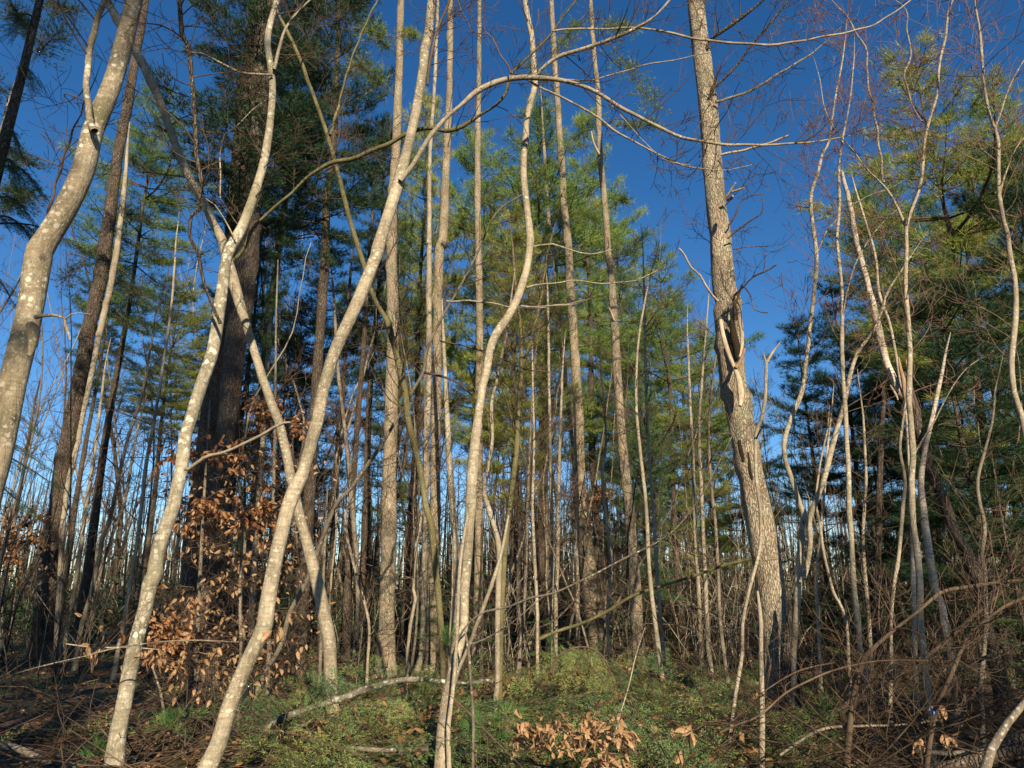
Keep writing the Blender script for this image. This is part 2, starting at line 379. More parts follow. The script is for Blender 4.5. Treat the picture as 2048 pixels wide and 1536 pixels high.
# ------------------------------------------------------------------ setting: ground
def make_ground():
    g = Geo()
    xs = np.concatenate([np.linspace(-400, -30, 14), np.arange(-28, 28.1, .35), np.linspace(30, 400, 14)])
    ys = np.concatenate([np.linspace(-120, -12, 8), np.arange(-10, 40.1, .35), np.linspace(42, 90, 20), np.linspace(100, 900, 12)])
    X, Yg = np.meshgrid(xs, ys); Z = ground(X, Yg) + (R.rand(*X.shape)-.5)*.05
    v = np.stack([X, Yg, Z], -1).reshape(-1, 3); nx = len(xs); i = np.arange(len(ys)-1)[:, None]*nx; j = np.arange(nx-1)[None]
    g.quads(v, np.stack([i+j, i+j+1, i+nx+j+1, i+nx+j], -1).reshape(-1, 4))
    m, nt, out = mat('forest_floor'); v0 = coords(nt, (1, 1, 1))
    n1 = noise(nt, v0, .9, 5, .65); n2 = noise(nt, v0, 14, 5, .7); d = voro(nt, v0, 26)
    brown = ramp(nt, n2, [(.3, (.030, .018, .010)), (.5, (.095, .052, .026)), (.7, (.19, .115, .06))])
    green = ramp(nt, n2, [(.3, (.020, .035, .010)), (.55, (.055, .085, .022)), (.75, (.11, .14, .045))])
    col = mix(nt, ramp(nt, n1, [(.47, 0), (.58, 1)]), brown, green)
    col = mix(nt, .6, col, ramp(nt, d, [(.1, 1.2), (.5, .55)]), 'MULTIPLY')
    p = N(nt, 'ShaderNodeBsdfPrincipled', i_Roughness=.95); nt.links.new(col, p.inputs['Base Color'])
    bp = N(nt, 'ShaderNodeBump', i_Strength=.9, i_Distance=.04); nt.links.new(n2, bp.inputs['Height']); nt.links.new(bp.outputs[0], p.inputs['Normal'])
    nt.links.new(p.outputs[0], out.inputs[0])
    o = build(g, 'ground', m); o['kind'] = 'structure'
make_ground()

# ------------------------------------------------------------------ hero trees
HERO = {}
def tree(key, name, label, barkm, Y, trunk, Y1=None, limbs=(), up=2.0, group=None, sides=14, rough=.05, ridges=0, grounded=True, cat='tree', twn=None, flare=1.3, step=.10, stubs=0, tm='twig'):
    """limbs: (name, pixels, Y0, Y1, extend, material key)"""
    P = px_path(trunk, Y, Y1, step)
    if grounded: P = to_ground(P, flare)
    if grounded: P[:, 3] *= 1+.55*np.exp(-np.maximum(0, P[:, 2]-ground(P[:, 0], P[:, 1]))/.13)
    for _ in range(max(3, len(P)//14)):           # knots and branch collars
        c = R.randint(2, len(P)-2); q = np.exp(-((np.arange(len(P))-c)/R.uniform(.5, 1.3))**2); P[:, 3] *= 1+q*R.uniform(.04, .13); P[:, :3] += q[:, None]*R.randn(3)*P[c, 3]*.12
    if up: P = extend_up(P, up)
    base = P[0, :3].copy(); base[2] = float(ground(base[0], base[1])) if grounded else base[2]
    t = thing(name, label, cat, base, group)
    g = Geo(); g.tube(P[:, :3], P[:, 3], sides, cap=True, rough=rough, ridges=ridges); build(g, 'trunk', M[barkm], t)
    paths = [P]
    for lb in limbs:
        nm, s, a, b, ex, mk = lb
        Q = px_path(s, a, b, .08)
        if ex: Q = extend_up(Q, ex)
        Q[:, :3] += np.sin(np.arange(len(Q))*1.3)[:, None]*R.randn(3)*.004
        g = Geo(); g.tube(Q[:, :3], Q[:, 3], 8 if Q[0, 3] > .02 else 6, cap=True, rough=rough*.7); build(g, nm, M[mk], t)
        paths.append(Q)
    if twn:
        g = Geo()
        for (idx, n, t0, t1, L, r, dep, upb) in twn:
            twigs_on(g, paths[idx], int(n*(1.35 if tm != 'redtwig' else .9)), t0, t1, L, r*1.45, dep, upb, wob=.14, rmin=.0016+.00012*Y, seg=5 if Y < 8 else 4)
        build(g, 'twig', M[tm], t, stuff=True)
    if stubs:
        g = Geo()
        for _ in range(stubs):
            i = R.randint(int(len(P)*.15), int(len(P)*.95)); q = P[i]
            a = R.rand()*6.28; el = radians(R.uniform(-15, 40)); d = np.array([cos(a)*cos(el), sin(a)*cos(el), sin(el)])
            twig(g, q[:3]+d*q[3]*.5, d, R.choice([.15, .25, .5, .9])*R.uniform(.7, 1.3), R.uniform(.005, .011), R.choice([0, 0, 1]), .15, .25, (1, 2), 4, rmin=.0025)
        build(g, 'stub', M['twig'], t, stuff=True)
    HERO[key] = (t, paths); return t, paths

# --- front maples
tree('T1', 'maple_tree', 'thick grey maple at the left edge, bark spotted with white lichen and a knobbly scar', 'bigmaple', 4.6,
     '-60,1200,59 -30,1010,54 -4,910,53 24,773,52 57,635,50 80,500,52 94,478,54 135,410,49 166,342,45 183,273,41 195,239,41 223,170,38 244,102,37 269,0,32', Y1=5.0,
     limbs=[('limb', '189,262,16 179,236,14 173,171,12 176,130,13 186,68,13 198,31,12 214,-20,11', 4.75, 4.9, 1.0, 'bigmaple'),
            ('branch', '72,634,11 84,631,9 105,630,7 130,637,7 131,650,8 136,668,6 140,681,3', 4.45, 4.2, 0, 'sapling'),
            ('branch', '130,638,4 145,630,3 160,627,2 180,627,2', 4.25, 4.2, 0, 'sapling'),
            ('branch', '96,432,6 106,390,5 119,345,5 130,310,4 145,265,4 160,230,3 175,190,3', 5.2, 5.8, .6, 'twig'),
            ('knot', '60,648,20 68,660,26 66,690,18 58,712,8', 4.52, 4.5, 0, 'bigmaple')],
     twn=[(1, 10, .2, 1, (.4, 1.1), .005, 2, .1), (4, 8, .2, 1, (.4, 1.0), .004, 2, .2)], sides=22, rough=.03)
tree('T3', 'maple_tree', 'slender lichen-dotted maple forking at mid height, with a bare side branch reaching right', 'spotmaple', 5.9,
     '226,1560,35 228,1536,33 234,1489,33 247,1421,31 258,1353,31 272,1284,30 291,1216,30 299,1170,31 306,1148,31 323,1079,30 347,1011,28 354,978,26 362,944,27 367,910,27 370,876,26 380,842,26 402,773,27 425,705,25 436,637,25 446,568,24 455,510,23 482,460,22 505,400,20 524,340,18 534,290,17 541,240,14 545,180,14 541,130,14 535,80,13 545,30,12 555,0,11', Y1=6.3,
     limbs=[('branch', '370,938,9 378,937,8 410,915,7 451,903,6 506,879,6 547,855,6 568,846,6 581,845,4', 5.95, 5.6, 0, 'sapling'),
            ('branch', '547,855,3 560,838,2 566,826,1.5', 5.7, 5.65, 0, 'sapling'),
            ('limb', '548,140,8 560,90,7 570,60,6 590,30,5 620,0,5 640,-20,4', 6.2, 6.4, .8, 'sapling'),
            ('branch', '545,150,6 510,148,5 480,145,5 440,125,4 405,108,4 370,104,3', 6.2, 5.8, 0, 'sapling'),
            ('limb', '441,647,8 424,609,7 407,562,7 396,506,8 381,478,7 383,431,7 398,420,8 402,359,9 393,308,9 390,239,9 385,171,9 376,92,10 364,68,10 359,0,9 357,-20,9', 5.9, 5.3, .8, 'shadedpine'),
            ('branch', '470,480,5 450,440,3 430,410,3 410,395,2', 6.1, 6.0, 0, 'sapling'),
            ('branch', '441,400,3 443,285,3 470,255,3 500,225,3 530,200,2', 6.4, 6.6, 0, 'sapling')],
     twn=[(0, 18, .6, 1, (.3, .9), .005, 2, .15), (3, 9, .1, 1, (.3, .8), .004, 2, .2), (4, 9, .1, 1, (.2, .6), .003, 2, .2), (5, 16, .3, 1, (.3, 1.), .005, 2, .1)], sides=18, rough=.03)
tree('T5', 'maple_tree', 'pale leaning maple with dark moss tufts near its foot, crossing behind the two thicker maples', 'maple', 8.45,
     '670,1483,29 668,1438,27 665,1387,26 661,1336,27 658,1284,28 649,1233,28 639,1182,27 625,1131,25 612,1079,22 598,1028,21 586,970,21 577,927,20 567,883,19 557,842,19 543,807,19 526,756,18 509,705,18 492,647,18 478,602,22 463,551,24 451,506,21 444,478,20 427,448,20 410,410,19 393,383,18 373,342,18 355,301,17 338,253,17 321,205,17 304,167,22 290,135,21 273,106,20 236,41,18 219,7,16 205,-20,15', Y1=6.6,
     limbs=[('branch', '304,167,6 330,175,4 352,185,3 380,195,2', 6.9, 6.8, .3, 'twig'), ('branch', '345,270,6 322,256,4 316,250,3', 7.0, 6.9, 0, 'twig')],
     twn=[(0, 12, .55, 1, (.3, .8), .005, 1, .1)], sides=16, rough=.045)
tree('T4', 'maple_tree', 'smooth clean-barked maple leaning right, its upper limb arching across the sky', 'maple', 4.9,
     '405,1580,46 415,1536,42 437,1489,37 456,1421,35 482,1353,34 515,1284,34 530,1250,35 534,1216,33 545,1148,31 560,1079,30 578,1011,31 590,978,33 607,944,27 616,910,26 625,876,26 635,842,26 648,773,26 669,705,27 700,637,28 716,602,28 730,568,28 744,534,26 752,513,25 761,478,25 783,410,25 794,376,25 803,342,24 821,273,20 835,205,19 846,137,19 857,68,19 863,0,17', Y1=5.5,
     limbs=[('limb', '800,362,15 817,342,12 841,304,12 862,270,12 889,239,12 920,212,12 951,185,12 992,164,12 1026,157,11 1067,155,11 1111,159,9 1163,171,8 1204,191,8 1248,219,8 1289,239,7 1350,270,7 1399,282,6 1451,289,6 1519,290,5 1587,287,4 1656,280,3 1700,270,2', 5.3, 5.6, 0, 'sapling'),
            ('limb', '468,520,11 489,495,9 513,448,9 564,403,9 608,362,9 649,331,9 701,318,9 763,294,9 804,273,9 855,255,8 896,263,9 940,243,8 978,219,8 1012,188,8 1022,147,7 1060,113,6 1101,68,6 1128,34,5 1152,0,5', 6.6, 5.2, .6, 'olive'),
            ('limb', '1067,155,9 1111,116,9 1163,99,8 1231,75,8 1282,51,7 1316,27,7 1337,3,7 1350,-20,6', 5.4, 5.0, .8, 'sapling'),
            ('branch', '1050,156,5 1087,178,5 1145,205,5 1197,236,5 1238,267,5 1282,290,4 1350,325,4 1400,337,3 1450,340,2 1505,330,2', 5.45, 5.7, 0, 'sapling'),
            ('branch', '1105,62,4 1128,58,4 1197,58,4 1282,56,4 1350,68,5 1399,79,5 1485,87,5 1553,89,5 1638,75,4 1710,61,4 1758,44,3 1823,0,3', 5.1, 5.6, .3, 'sapling'),
            ('branch', '1111,159,4 1180,160,3 1240,145,3 1290,130,3 1348,120,2 1420,105,2', 5.5, 5.3, 0, 'sapling'),
            ('branch', '1022,147,5 1000,105,4 975,68,4 944,61,3 915,0,3', 5.3, 5.5, .4, 'twig'),
            ('branch', '855,170,6 862,110,6 875,60,5 900,0,5 912,-25,4', 5.3, 5.1, .5, 'twig'),
            ('branch', '1205,190,3 1250,240,2.5 1290,285,2.5 1330,320,2 1380,330,1.6', 5.5, 5.5, 0, 'sapling')],
     twn=[(1, 26, .3, 1, (.2, .75), .0035, 2, .35), (2, 22, .2, 1, (.2, .6), .003, 2, .2), (3, 10, .2, 1, (.2, .6), .0035, 2, .3), (4, 10, .2, 1, (.2, .5), .003, 2, .2), (5, 12, .1, 1, (.15, .5), .003, 2, .35), (7, 8, .2, 1, (.2, .6), .003, 2, .3), (8, 7, .3, 1, (.2, .5), .003, 2, .3), (0, 8, .75, 1, (.3, .7), .004, 2, .3)], sides=20, rough=.03)
tree('T6', 'maple_tree', 'wavy pale maple rising from the bottom centre beside the green brush heap', 'maple', 5.3,
     '878,1580,34 883,1536,32 886,1455,25 894,1387,20 903,1350,20 911,1319,21 921,1284,20 928,1250,19 930,1182,19 935,1113,20 939,1045,21 942,1011,24 943,978,22 948,910,22 955,842,18 960,808,17 965,773,17 974,739,17 979,705,17 991,671,20 1014,637,20 1033,602,19 1045,568,17 1054,534,15 1059,500,15 1061,478,16 1053,410,14 1047,342,14 1050,273,13 1054,239,12 1061,205,12 1070,171,12 1068,137,12 1063,68,11 1055,34,11 1050,0,11', Y1=6.2,
     limbs=[('limb', '897,1575,11 898,1536,11 897,1455,10 905,1387,9 911,1319,8 915,1250,8 917,1182,8 922,1113,7 930,1060,6 936,1030,5', 5.22, 5.35, 0, 'maple'),
            ('branch', '917,1278,6 925,1262,5 940,1243,4.5 971,1223,4.5 1019,1213,4.5 1060,1196,4.5 1105,1187,4 1163,1161,4 1197,1144,4 1248,1117,4 1299,1093,4 1350,1059,4 1390,1010,3.5 1420,960,3 1450,900,3 1475,850,2', 5.3, 4.6, 0, 'greysap'),
            ('branch', '1055,496,4 1080,490,4 1105,488,4 1140,500,3 1180,508,3 1225,500,2', 5.95, 5.9, 0, 'sapling'),
            ('branch', '1053,575,4 1090,568,3 1150,562,3 1220,567,3 1270,560,2.5 1320,540,2', 5.9, 6.1, 0, 'sapling'),
            ('branch', '1042,612,4 1075,613,3 1110,612,3 1150,607,2 1180,598,2', 5.9, 5.7, 0, 'sapling'),
            ('branch', '935,1290,4 965,1280,3 1000,1262,3 1030,1240,2.5 1060,1215,2.5 1100,1180,2 1135,1130,2', 5.4, 5.9, 0, 'greysap')],
     twn=[(0, 12, .72, 1, (.25, .7), .004, 2, .3), (2, 8, .3, 1, (.2, .5), .003, 1, .4), (4, 5, .4, 1, (.2, .5), .003, 2, .2)], sides=18, rough=.035)
# tall pines of the middle
PG = 'tall bare-stemmed pines of the middle ground'
tree('P1', 'pine_tree', 'straight greyish pine trunk with shadow bands, left of centre behind the leaning maple', 'pine', 14.2,
     '770,1356,42 773,1284,36 774,1216,33 776,1113,31 778,1011,31 780,910,28 783,808,27 785,705,25 785,602,23 783,500,22 784,420,21 789,342,19 793,273,18 797,171,16 800,68,15 802,0,13', group=PG, stubs=34, ridges=.35, up=4)
tree('P2', 'pine_tree', 'flaking mottled pine trunk directly behind the wavy centre maple, mossy near its middle', 'pine', 16.5,
     '862,1325,24 868,1113,23 871,1011,22 870,944,21 872,842,20 874,739,19 875,637,18 879,500,20 886,478,19 893,308,16 899,171,13 901,0,11', group=PG, stubs=30, ridges=.35, up=4)
tree('P2b', 'dead_tree', 'thin pale stem standing close against the left side of a mottled pine trunk', 'sapling', 16.0,
     '838,1330,12 845,1284,12 850,1090,12 852,978,12 855,842,12 858,671,12 858,500,11 858,478,10 860,308,8 869,171,7 876,0,6', stubs=18, up=2)
tree('P3', 'pine_tree', 'reddish slim pine trunk showing just left of the wavy maple, half in shadow', 'pine', 18.5,
     '950,1310,22 956,1200,19 958,1010,17 957,808,16 959,739,15 959,602,15 956,478,13 955,342,13 956,239,11 958,137,9 959,0,8', group=PG, stubs=30, ridges=.3, up=4)
tree('P4', 'pine_tree', 'pine with broad flared foot behind the drooping green bough', 'pine', 19.5,
     '1200,1306,48 1197,1290,45 1186,1216,39 1178,1148,35 1170,1080,31 1163,1013,26 1159,910,21 1156,808,20 1149,705,19 1142,602,18 1137,500,17 1135,478,17 1128,410,15 1122,308,14 1115,205,12 1108,103,11 1103,0,9', group=PG, stubs=30, ridges=.3, up=4)
tree('P5', 'pine_tree', 'narrow pine with long broken branch stubs, close on the left of the flared pine', 'pine', 20.5,
     '1165,1290,12 1158,1120,11 1152,978,10 1147,910,10 1142,842,10 1134,790,10 1128,739,10 1118,637,9 1108,500,9 1101,478,9 1091,342,7 1084,222,4', group=PG, stubs=46, up=1)
tree('P6', 'pine_tree', 'reddish straight pine against open sky right of the flared one', 'pine', 14.6,
     '1279,1353,31 1276,1284,27 1272,1216,27 1265,1113,25 1258,1011,22 1250,944,20 1241,842,19 1234,739,18 1228,637,16 1221,534,14 1217,513,14 1210,410,13 1200,308,12 1197,205,11 1188,103,9 1181,0,8', group=PG, stubs=26, ridges=.35, up=4,
     limbs=[('branch', '1228,640,5 1220,620,4 1206,600,3', 14.5, 14.3, 0, 'dead'), ('branch', '1199,309,6 1187,285,4 1183,262,3', 14.5, 14.3, 0, 'dead')])
tree('P7', 'pine_tree', 'big leaning pine beside the open sky with a long torn scar and dead limbs', 'plate', 8.9,
     '1556,1474,64 1553,1400,58 1552,1290,55 1546,1216,56 1537,1148,58 1526,1079,59 1514,1012,58 1505,960,56 1495,910,54 1481,842,54 1468,773,53 1461,705,53 1454,637,50 1447,568,47 1442,500,44 1441,470,43 1432,410,41 1424,308,39 1415,205,38 1403,103,36 1391,0,34', Y1=9.6,
     limbs=[('branch', '1415,98,9 1421,80,9 1471,44,8 1519,7,7 1540,-12,6', 9.4, 8.8, .6, 'shadedpine'),
            ('branch', '1420,190,8 1427,178,7 1468,137,7 1502,92,6 1539,48,6 1577,0,5', 9.3, 8.7, .5, 'shadedpine'),
            ('branch', '1430,204,7 1440,202,6 1502,181,5 1553,150,5 1615,113,4 1645,89,3.5 1683,53,2', 9.3, 8.9, 0, 'greysap'),
            ('branch', '1436,602,7 1425,592,7 1410,568,6 1400,551,5 1382,534,5 1370,512,5 1358,497,5', 9.1, 8.7, 0, 'dead'),
            ('branch', '1471,640,8 1469,592,7 1480,580,6 1498,561,5 1526,544,4 1553,529,3', 9.0, 8.5, 0, 'twig'),
            ('branch', '1470,610,6 1478,585,5 1484,570,4 1500,590,3 1510,620,3 1535,625,2.5', 8.9, 8.5, 0, 'twig'),
            ('branch', '1455,478,6 1490,448,4 1520,430,4 1527,408,3 1525,395,2', 9.1, 8.8, 0, 'twig'),
            ('branch', '1450,397,8 1472,366,4', 9.1, 8.9, 0, 'dead'), ('branch', '1459,385,6 1488,376,3', 9.05, 8.9, 0, 'dead'), ('hollow_shade', '1462,640,7 1466,662,15 1472,690,17 1474,715,12 1476,728,5', 8.98, 8.9, 0, 'rot_shade'), ('hollow_shade', '1478,880,5 1482,900,10 1486,925,6', 8.86, 8.84, 0, 'rot_shade'), ('hollow_shade', '1500,1100,5 1512,1130,8 1508,1150,4', 8.72, 8.70, 0, 'rot_shade'), ('hollow_shade', '1496,905,4 1500,940,8 1504,960,5', 8.78, 8.78, 0, 'rot_shade'),  # hollows are raised dark strips, their inner shade painted on
            ('branch', '1442,310,5 1480,302,5 1520,292,5 1560,278,4 1577,272,4', 9.2, 8.7, 0, 'dead'),
            ('branch', '1455,400,6 1462,397,8 1466,392,6', 8.9, 8.7, 0, 'torn'),
            ('branch', '1459,450,4 1472,428,4 1480,405,3 1500,392,3 1525,388,2', 9.1, 8.8, 0, 'twig'),
            ('scar', '1441,640,8 1446,670,10 1458,710,11 1470,738,9 1478,760,13 1482,790,14 1480,812,8', 8.93, 8.76, 0, 'dead'),
            ('splinter', '1473,600,8 1478,625,10 1483,660,9 1484,695,7 1480,712,6 1472,735,9', 8.98, 8.85, 0, 'dead'),
            ('splinter', '1472,735,10 1480,722,8 1487,705,7 1490,697,6', 8.8, 8.7, 0, 'torn'),
            ('slab', '1572,1480,20 1571,1400,22 1573,1320,20 1577,1260,16 1580,1220,9 1579,1196,5', 8.55, 8.55, 0, 'shadedpine'),
            ('slab', '1600,1480,30 1597,1430,26 1592,1360,20 1588,1300,14 1585,1240,6', 8.75, 8.7, 0, 'shadedpine')],
     twn=[(1, 9, .1, 1, (.3, .8), .006, 1, .1), (2, 12, .1, 1, (.3, .8), .005, 2, .1), (3, 12, .1, 1, (.2, .6), .004, 1, .2), (5, 4, .2, 1, (.1, .4), .004, 1, .2), (0, 20, .4, 1, (.2, 1.), .006, 2, .2)], sides=30, rough=.03, ridges=.7, stubs=14, up=3.5)
# left
tree('L1', 'pine_tree', 'tall dark pine trunk leaning right at the far left, shaded down one side', 'shadedpine', 17.0,
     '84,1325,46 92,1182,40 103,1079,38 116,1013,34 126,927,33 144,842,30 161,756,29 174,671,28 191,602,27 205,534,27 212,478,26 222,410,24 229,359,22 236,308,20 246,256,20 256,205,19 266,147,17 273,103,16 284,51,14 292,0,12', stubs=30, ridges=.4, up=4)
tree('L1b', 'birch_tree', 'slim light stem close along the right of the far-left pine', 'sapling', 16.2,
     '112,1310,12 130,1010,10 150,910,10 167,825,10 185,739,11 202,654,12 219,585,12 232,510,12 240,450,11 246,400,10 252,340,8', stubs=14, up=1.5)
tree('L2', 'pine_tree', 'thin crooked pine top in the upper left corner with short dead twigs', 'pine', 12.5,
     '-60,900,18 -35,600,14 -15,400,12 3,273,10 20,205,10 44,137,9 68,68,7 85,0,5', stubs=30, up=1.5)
tree('L3', 'pine_tree', 'massive dark double pine, the right-hand trunk of the pair, deep in shade', 'shadedpine', 13.2,
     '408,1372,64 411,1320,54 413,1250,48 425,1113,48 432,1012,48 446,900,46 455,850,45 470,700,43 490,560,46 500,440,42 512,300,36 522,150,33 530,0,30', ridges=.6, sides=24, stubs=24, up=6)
tree('L3b', 'pine_tree', 'massive dark double pine, the left-hand trunk half hidden behind its twin', 'shadedpine', 14.0,
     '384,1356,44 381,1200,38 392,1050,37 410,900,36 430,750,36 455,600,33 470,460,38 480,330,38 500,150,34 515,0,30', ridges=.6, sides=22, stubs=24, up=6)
tree('L4', 'pine_tree', 'dark pine trunk behind the brown beech leaves, right of the massive double pine', 'shadedpine', 15.8,
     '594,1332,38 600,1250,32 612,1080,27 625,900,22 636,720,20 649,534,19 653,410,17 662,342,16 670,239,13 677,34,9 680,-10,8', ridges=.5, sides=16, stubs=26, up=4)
tree('L5', 'pine_tree', 'thin black-looking trunk, the right one of two between beech leaves and the banded pine', 'shadedpine', 19,
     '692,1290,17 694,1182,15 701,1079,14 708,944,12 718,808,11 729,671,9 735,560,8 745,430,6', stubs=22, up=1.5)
tree('L6', 'pine_tree', 'thin black-looking trunk, the left one of two between beech leaves and the banded pine', 'shadedpine', 20,
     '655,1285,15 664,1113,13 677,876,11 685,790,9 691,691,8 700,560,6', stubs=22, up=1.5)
# olive striped maples
tree('O1', 'striped_maple', 'olive-green barked maple leaning left, kinked, crossing a dark slanting sapling', 'olive', 8.6,
     '888,1400,13 886,1319,13 882,1250,13 876,1182,13 869,1113,14 862,1045,14 852,1013,13 841,944,13 828,886,14 817,842,14 811,790,13 800,739,13 787,688,12 776,644,14 766,628,12 756,613,11 742,579,10 729,534,11 718,500,11 700,441,10 682,370,10 666,308,9 648,250,9 632,205,8 598,113,8 560,34,7 540,-10,6', Y1=8.0, up=1.5,
     limbs=[('branch', '660,270,7 672,230,6 682,195,6 690,160,5 710,100,4 735,40,4 755,0,3', 8.1, 8.4, .5, 'olive')],
     twn=[(0, 22, .3, 1, (.4, 1.1), .005, 2, .2), (1, 6, .2, 1, (.3, .8), .004, 2, .2)], sides=12)
tree('O2', 'striped_maple', 'olive-green barked maple standing upright, forked high, just right of the wavy maple', 'olive', 9.5,
     '1000,1330,12 1002,1250,12 1005,1182,12 1010,1100,12 1019,1013,12 1026,960,11 1033,903,11 1036,825,10 1041,773,10 1043,732,10 1043,691,7 1040,647,7 1036,616,6 1030,560,5 1026,500,4', up=.6,
     limbs=[('limb', '1043,735,9 1052,710,8 1060,691,7 1068,655,6 1077,620,6 1087,568,5 1095,510,4', 9.5, 9.6, .6, 'olive')],
     twn=[(0, 30, .35, 1, (.4, 1.2), .005, 2, .2), (1, 14, .1, 1, (.4, 1.1), .004, 2, .2)], sides=10)
tree('O3', 'sapling', 'dark sapling slanting up to the right from the beech leaves across the olive trunk', 'greysap', 10.5,
     '530,1350,12 537,1336,11 564,1284,11 581,1223,11 615,1158,11 667,1019,10 701,978,10 732,934,10 763,890,9 787,849,8 807,818,8 828,777,8 848,743,8 852,705,8 869,664,7 889,626,6 923,568,6 954,507,5 992,427,5 1043,390,3', Y1=8.4, up=.3,
     limbs=[('branch', '848,745,6 880,752,5 915,765,4 945,792,4 960,810,3', 9.0, 8.8, 0, 'twig'), ('branch', '880,682,4 920,690,4 960,700,4 1000,715,3 1050,738,3 1110,745,2', 8.8, 8.6, 0, 'twig'),
            ('branch', '893,602,4 960,603,4 1010,612,3 1060,616,3 1120,610,3 1170,600,2', 8.7, 8.6, 0, 'sapling')],
     twn=[(0, 26, .3, 1, (.3, 1.), .004, 2, .1)], sides=10)
tree('C1', 'sapling', 'lichened grey sapling with a short crook, rising from the brush heap just right of centre', 'sapling', 9.0,
     '992,1390,11 995,1370,11 995,1319,11 995,1250,12 997,1165,12 998,1096,12 988,1055,11 975,1011,10 968,989,9 975,940,8 985,876,7 983,808,7 995,756,6 1005,705,6 1016,654,5 1022,600,4', up=.5, twn=[(0, 16, .4, 1, (.3, .9), .004, 2, .2)], sides=10)
tree('C2', 'dead_tree', 'reddish bare dead stem leaning right against the grey sapling, bark stripped', 'sapling', 7.4,
     '905,1380,9 917,1339,9 930,1310,8 941,1284,9 953,1250,8 964,1223,9 976,1190,8 985,1165,9 996,1130,7 1005,1096,7 1012,1060,6 1017,1031,5', up=0, sides=8)
tree('C3', 'sapling', 'thin grey stick-like sapling close on the right of the wavy maple foot', 'greysap', 5.1,
     '946,1560,6 946,1517,6 946,1438,6 942,1370,6 937,1301,6 934,1280,5 930,1262,3', up=0, sides=8, limbs=[('branch', '940,1345,3 955,1325,2 975,1300,2', 5.1, 5.2, 0, 'greysap')])
# right side saplings
RG = 'pale saplings on the right'
tree('R1', 'sapling', 'twin-stemmed pale sapling with a strong outward bow, right of the big leaning pine', 'maple', 8.6,
     '1580,1470,13 1584,1387,13 1587,1301,13 1594,1216,14 1597,1148,14 1601,1096,13 1608,1028,14 1601,1013,12 1584,961,11 1570,917,10 1570,876,10 1587,825,10 1604,784,10 1611,739,9 1618,671,8 1628,585,8 1633,513,8 1621,403,7 1635,349,7 1645,308,6 1659,280,5 1669,205,4 1685,120,3 1692,60,2', up=.4,
     limbs=[('limb', '1602,1165,12 1615,1131,12 1621,1079,12 1618,1045,12 1628,1013,12 1649,955,12 1662,903,12 1673,862,11 1686,818,10 1693,784,10 1703,739,9 1717,702,8 1738,674,8 1758,637,7 1775,585,6 1800,545,4 1830,500,3', 8.5, 8.0, .3, 'maple'),
            ('branch', '1633,505,5 1650,470,4 1680,430,4 1720,400,3 1770,380,2', 8.6, 8.4, .3, 'sapling')],
     twn=[(0, 34, .45, 1, (.3, 1.1), .004, 2, .3), (1, 24, .4, 1, (.3, 1.), .004, 2, .15)], tm='redtwig', sides=12, group=RG)
tree('R2', 'sapling', 'straight speckled grey sapling that passes in front of the twin-stemmed one', 'maple', 7.6,
     '1728,1330,12 1720,1295,11 1717,1250,11 1707,1165,11 1703,1079,10 1698,1013,11 1697,944,10 1693,876,9 1690,808,9 1686,756,8 1683,671,8 1685,602,7 1676,500,7 1674,478,6 1679,410,6 1678,342,5 1685,280,4 1700,200,3 1708,120,2', up=.4,
     limbs=[('branch', '1684,640,4 1700,560,4 1725,500,3 1770,440,3 1810,410,2', 7.6, 7.3, .2, 'sapling')],
     twn=[(0, 36, .45, 1, (.3, 1.1), .0035, 2, .35), (1, 10, .2, 1, (.3, .8), .003, 2, .2)], tm='redtwig', sides=12, group=RG)
tree('R3', 'sapling', 'slender speckled sapling forking into a wide high V in front of the large green pine', 'maple', 6.8,
     '1866,1500,10 1861,1438,10 1854,1370,12 1847,1301,13 1840,1233,13 1840,1165,13 1833,1096,13 1826,1045,12 1825,1013,12 1823,961,12 1826,910,12 1823,859,11 1818,790,11 1820,705,10 1816,637,9 1811,568,8 1813,500,8 1813,455,7 1823,420,7 1837,383,7 1845,342,6 1849,290,6 1857,246,6 1874,191,5 1879,126,5 1891,75,5 1897,24,4 1912,-15,4', up=.6,
     limbs=[('limb', '1813,458,7 1789,403,6 1765,369,5 1731,335,4 1703,297,4 1676,267,3 1650,220,3 1640,160,2', 6.9, 6.8, .3, 'sapling'),
            ('branch', '1857,250,5 1840,239,4 1823,205,4 1809,154,4 1812,133,4 1823,113,4 1815,68,3 1812,20,3 1790,0,2', 6.9, 7.1, .4, 'sapling'),
            ('limb', '1767,365,6 1758,290,5 1748,222,5 1734,154,4 1734,106,4 1710,61,4 1683,20,3 1662,0,2', 7.0, 7.1, .4, 'sapling'),
            ('branch', '1828,910,5 1845,880,4 1865,850,4 1890,800,3 1930,740,3 1990,700,2', 6.8, 6.4, .2, 'sapling')],
     twn=[(0, 50, .4, 1, (.3, 1.2), .0035, 2, .25), (1, 18, .1, 1, (.3, .8), .003, 2, .35), (2, 16, .1, 1, (.2, .7), .003, 2, .3), (3, 16, .1, 1, (.2, .7), .003, 2, .3), (4, 8, .1, 1, (.2, .7), .003, 2, .1)], tm='redtwig', sides=12, group=RG)
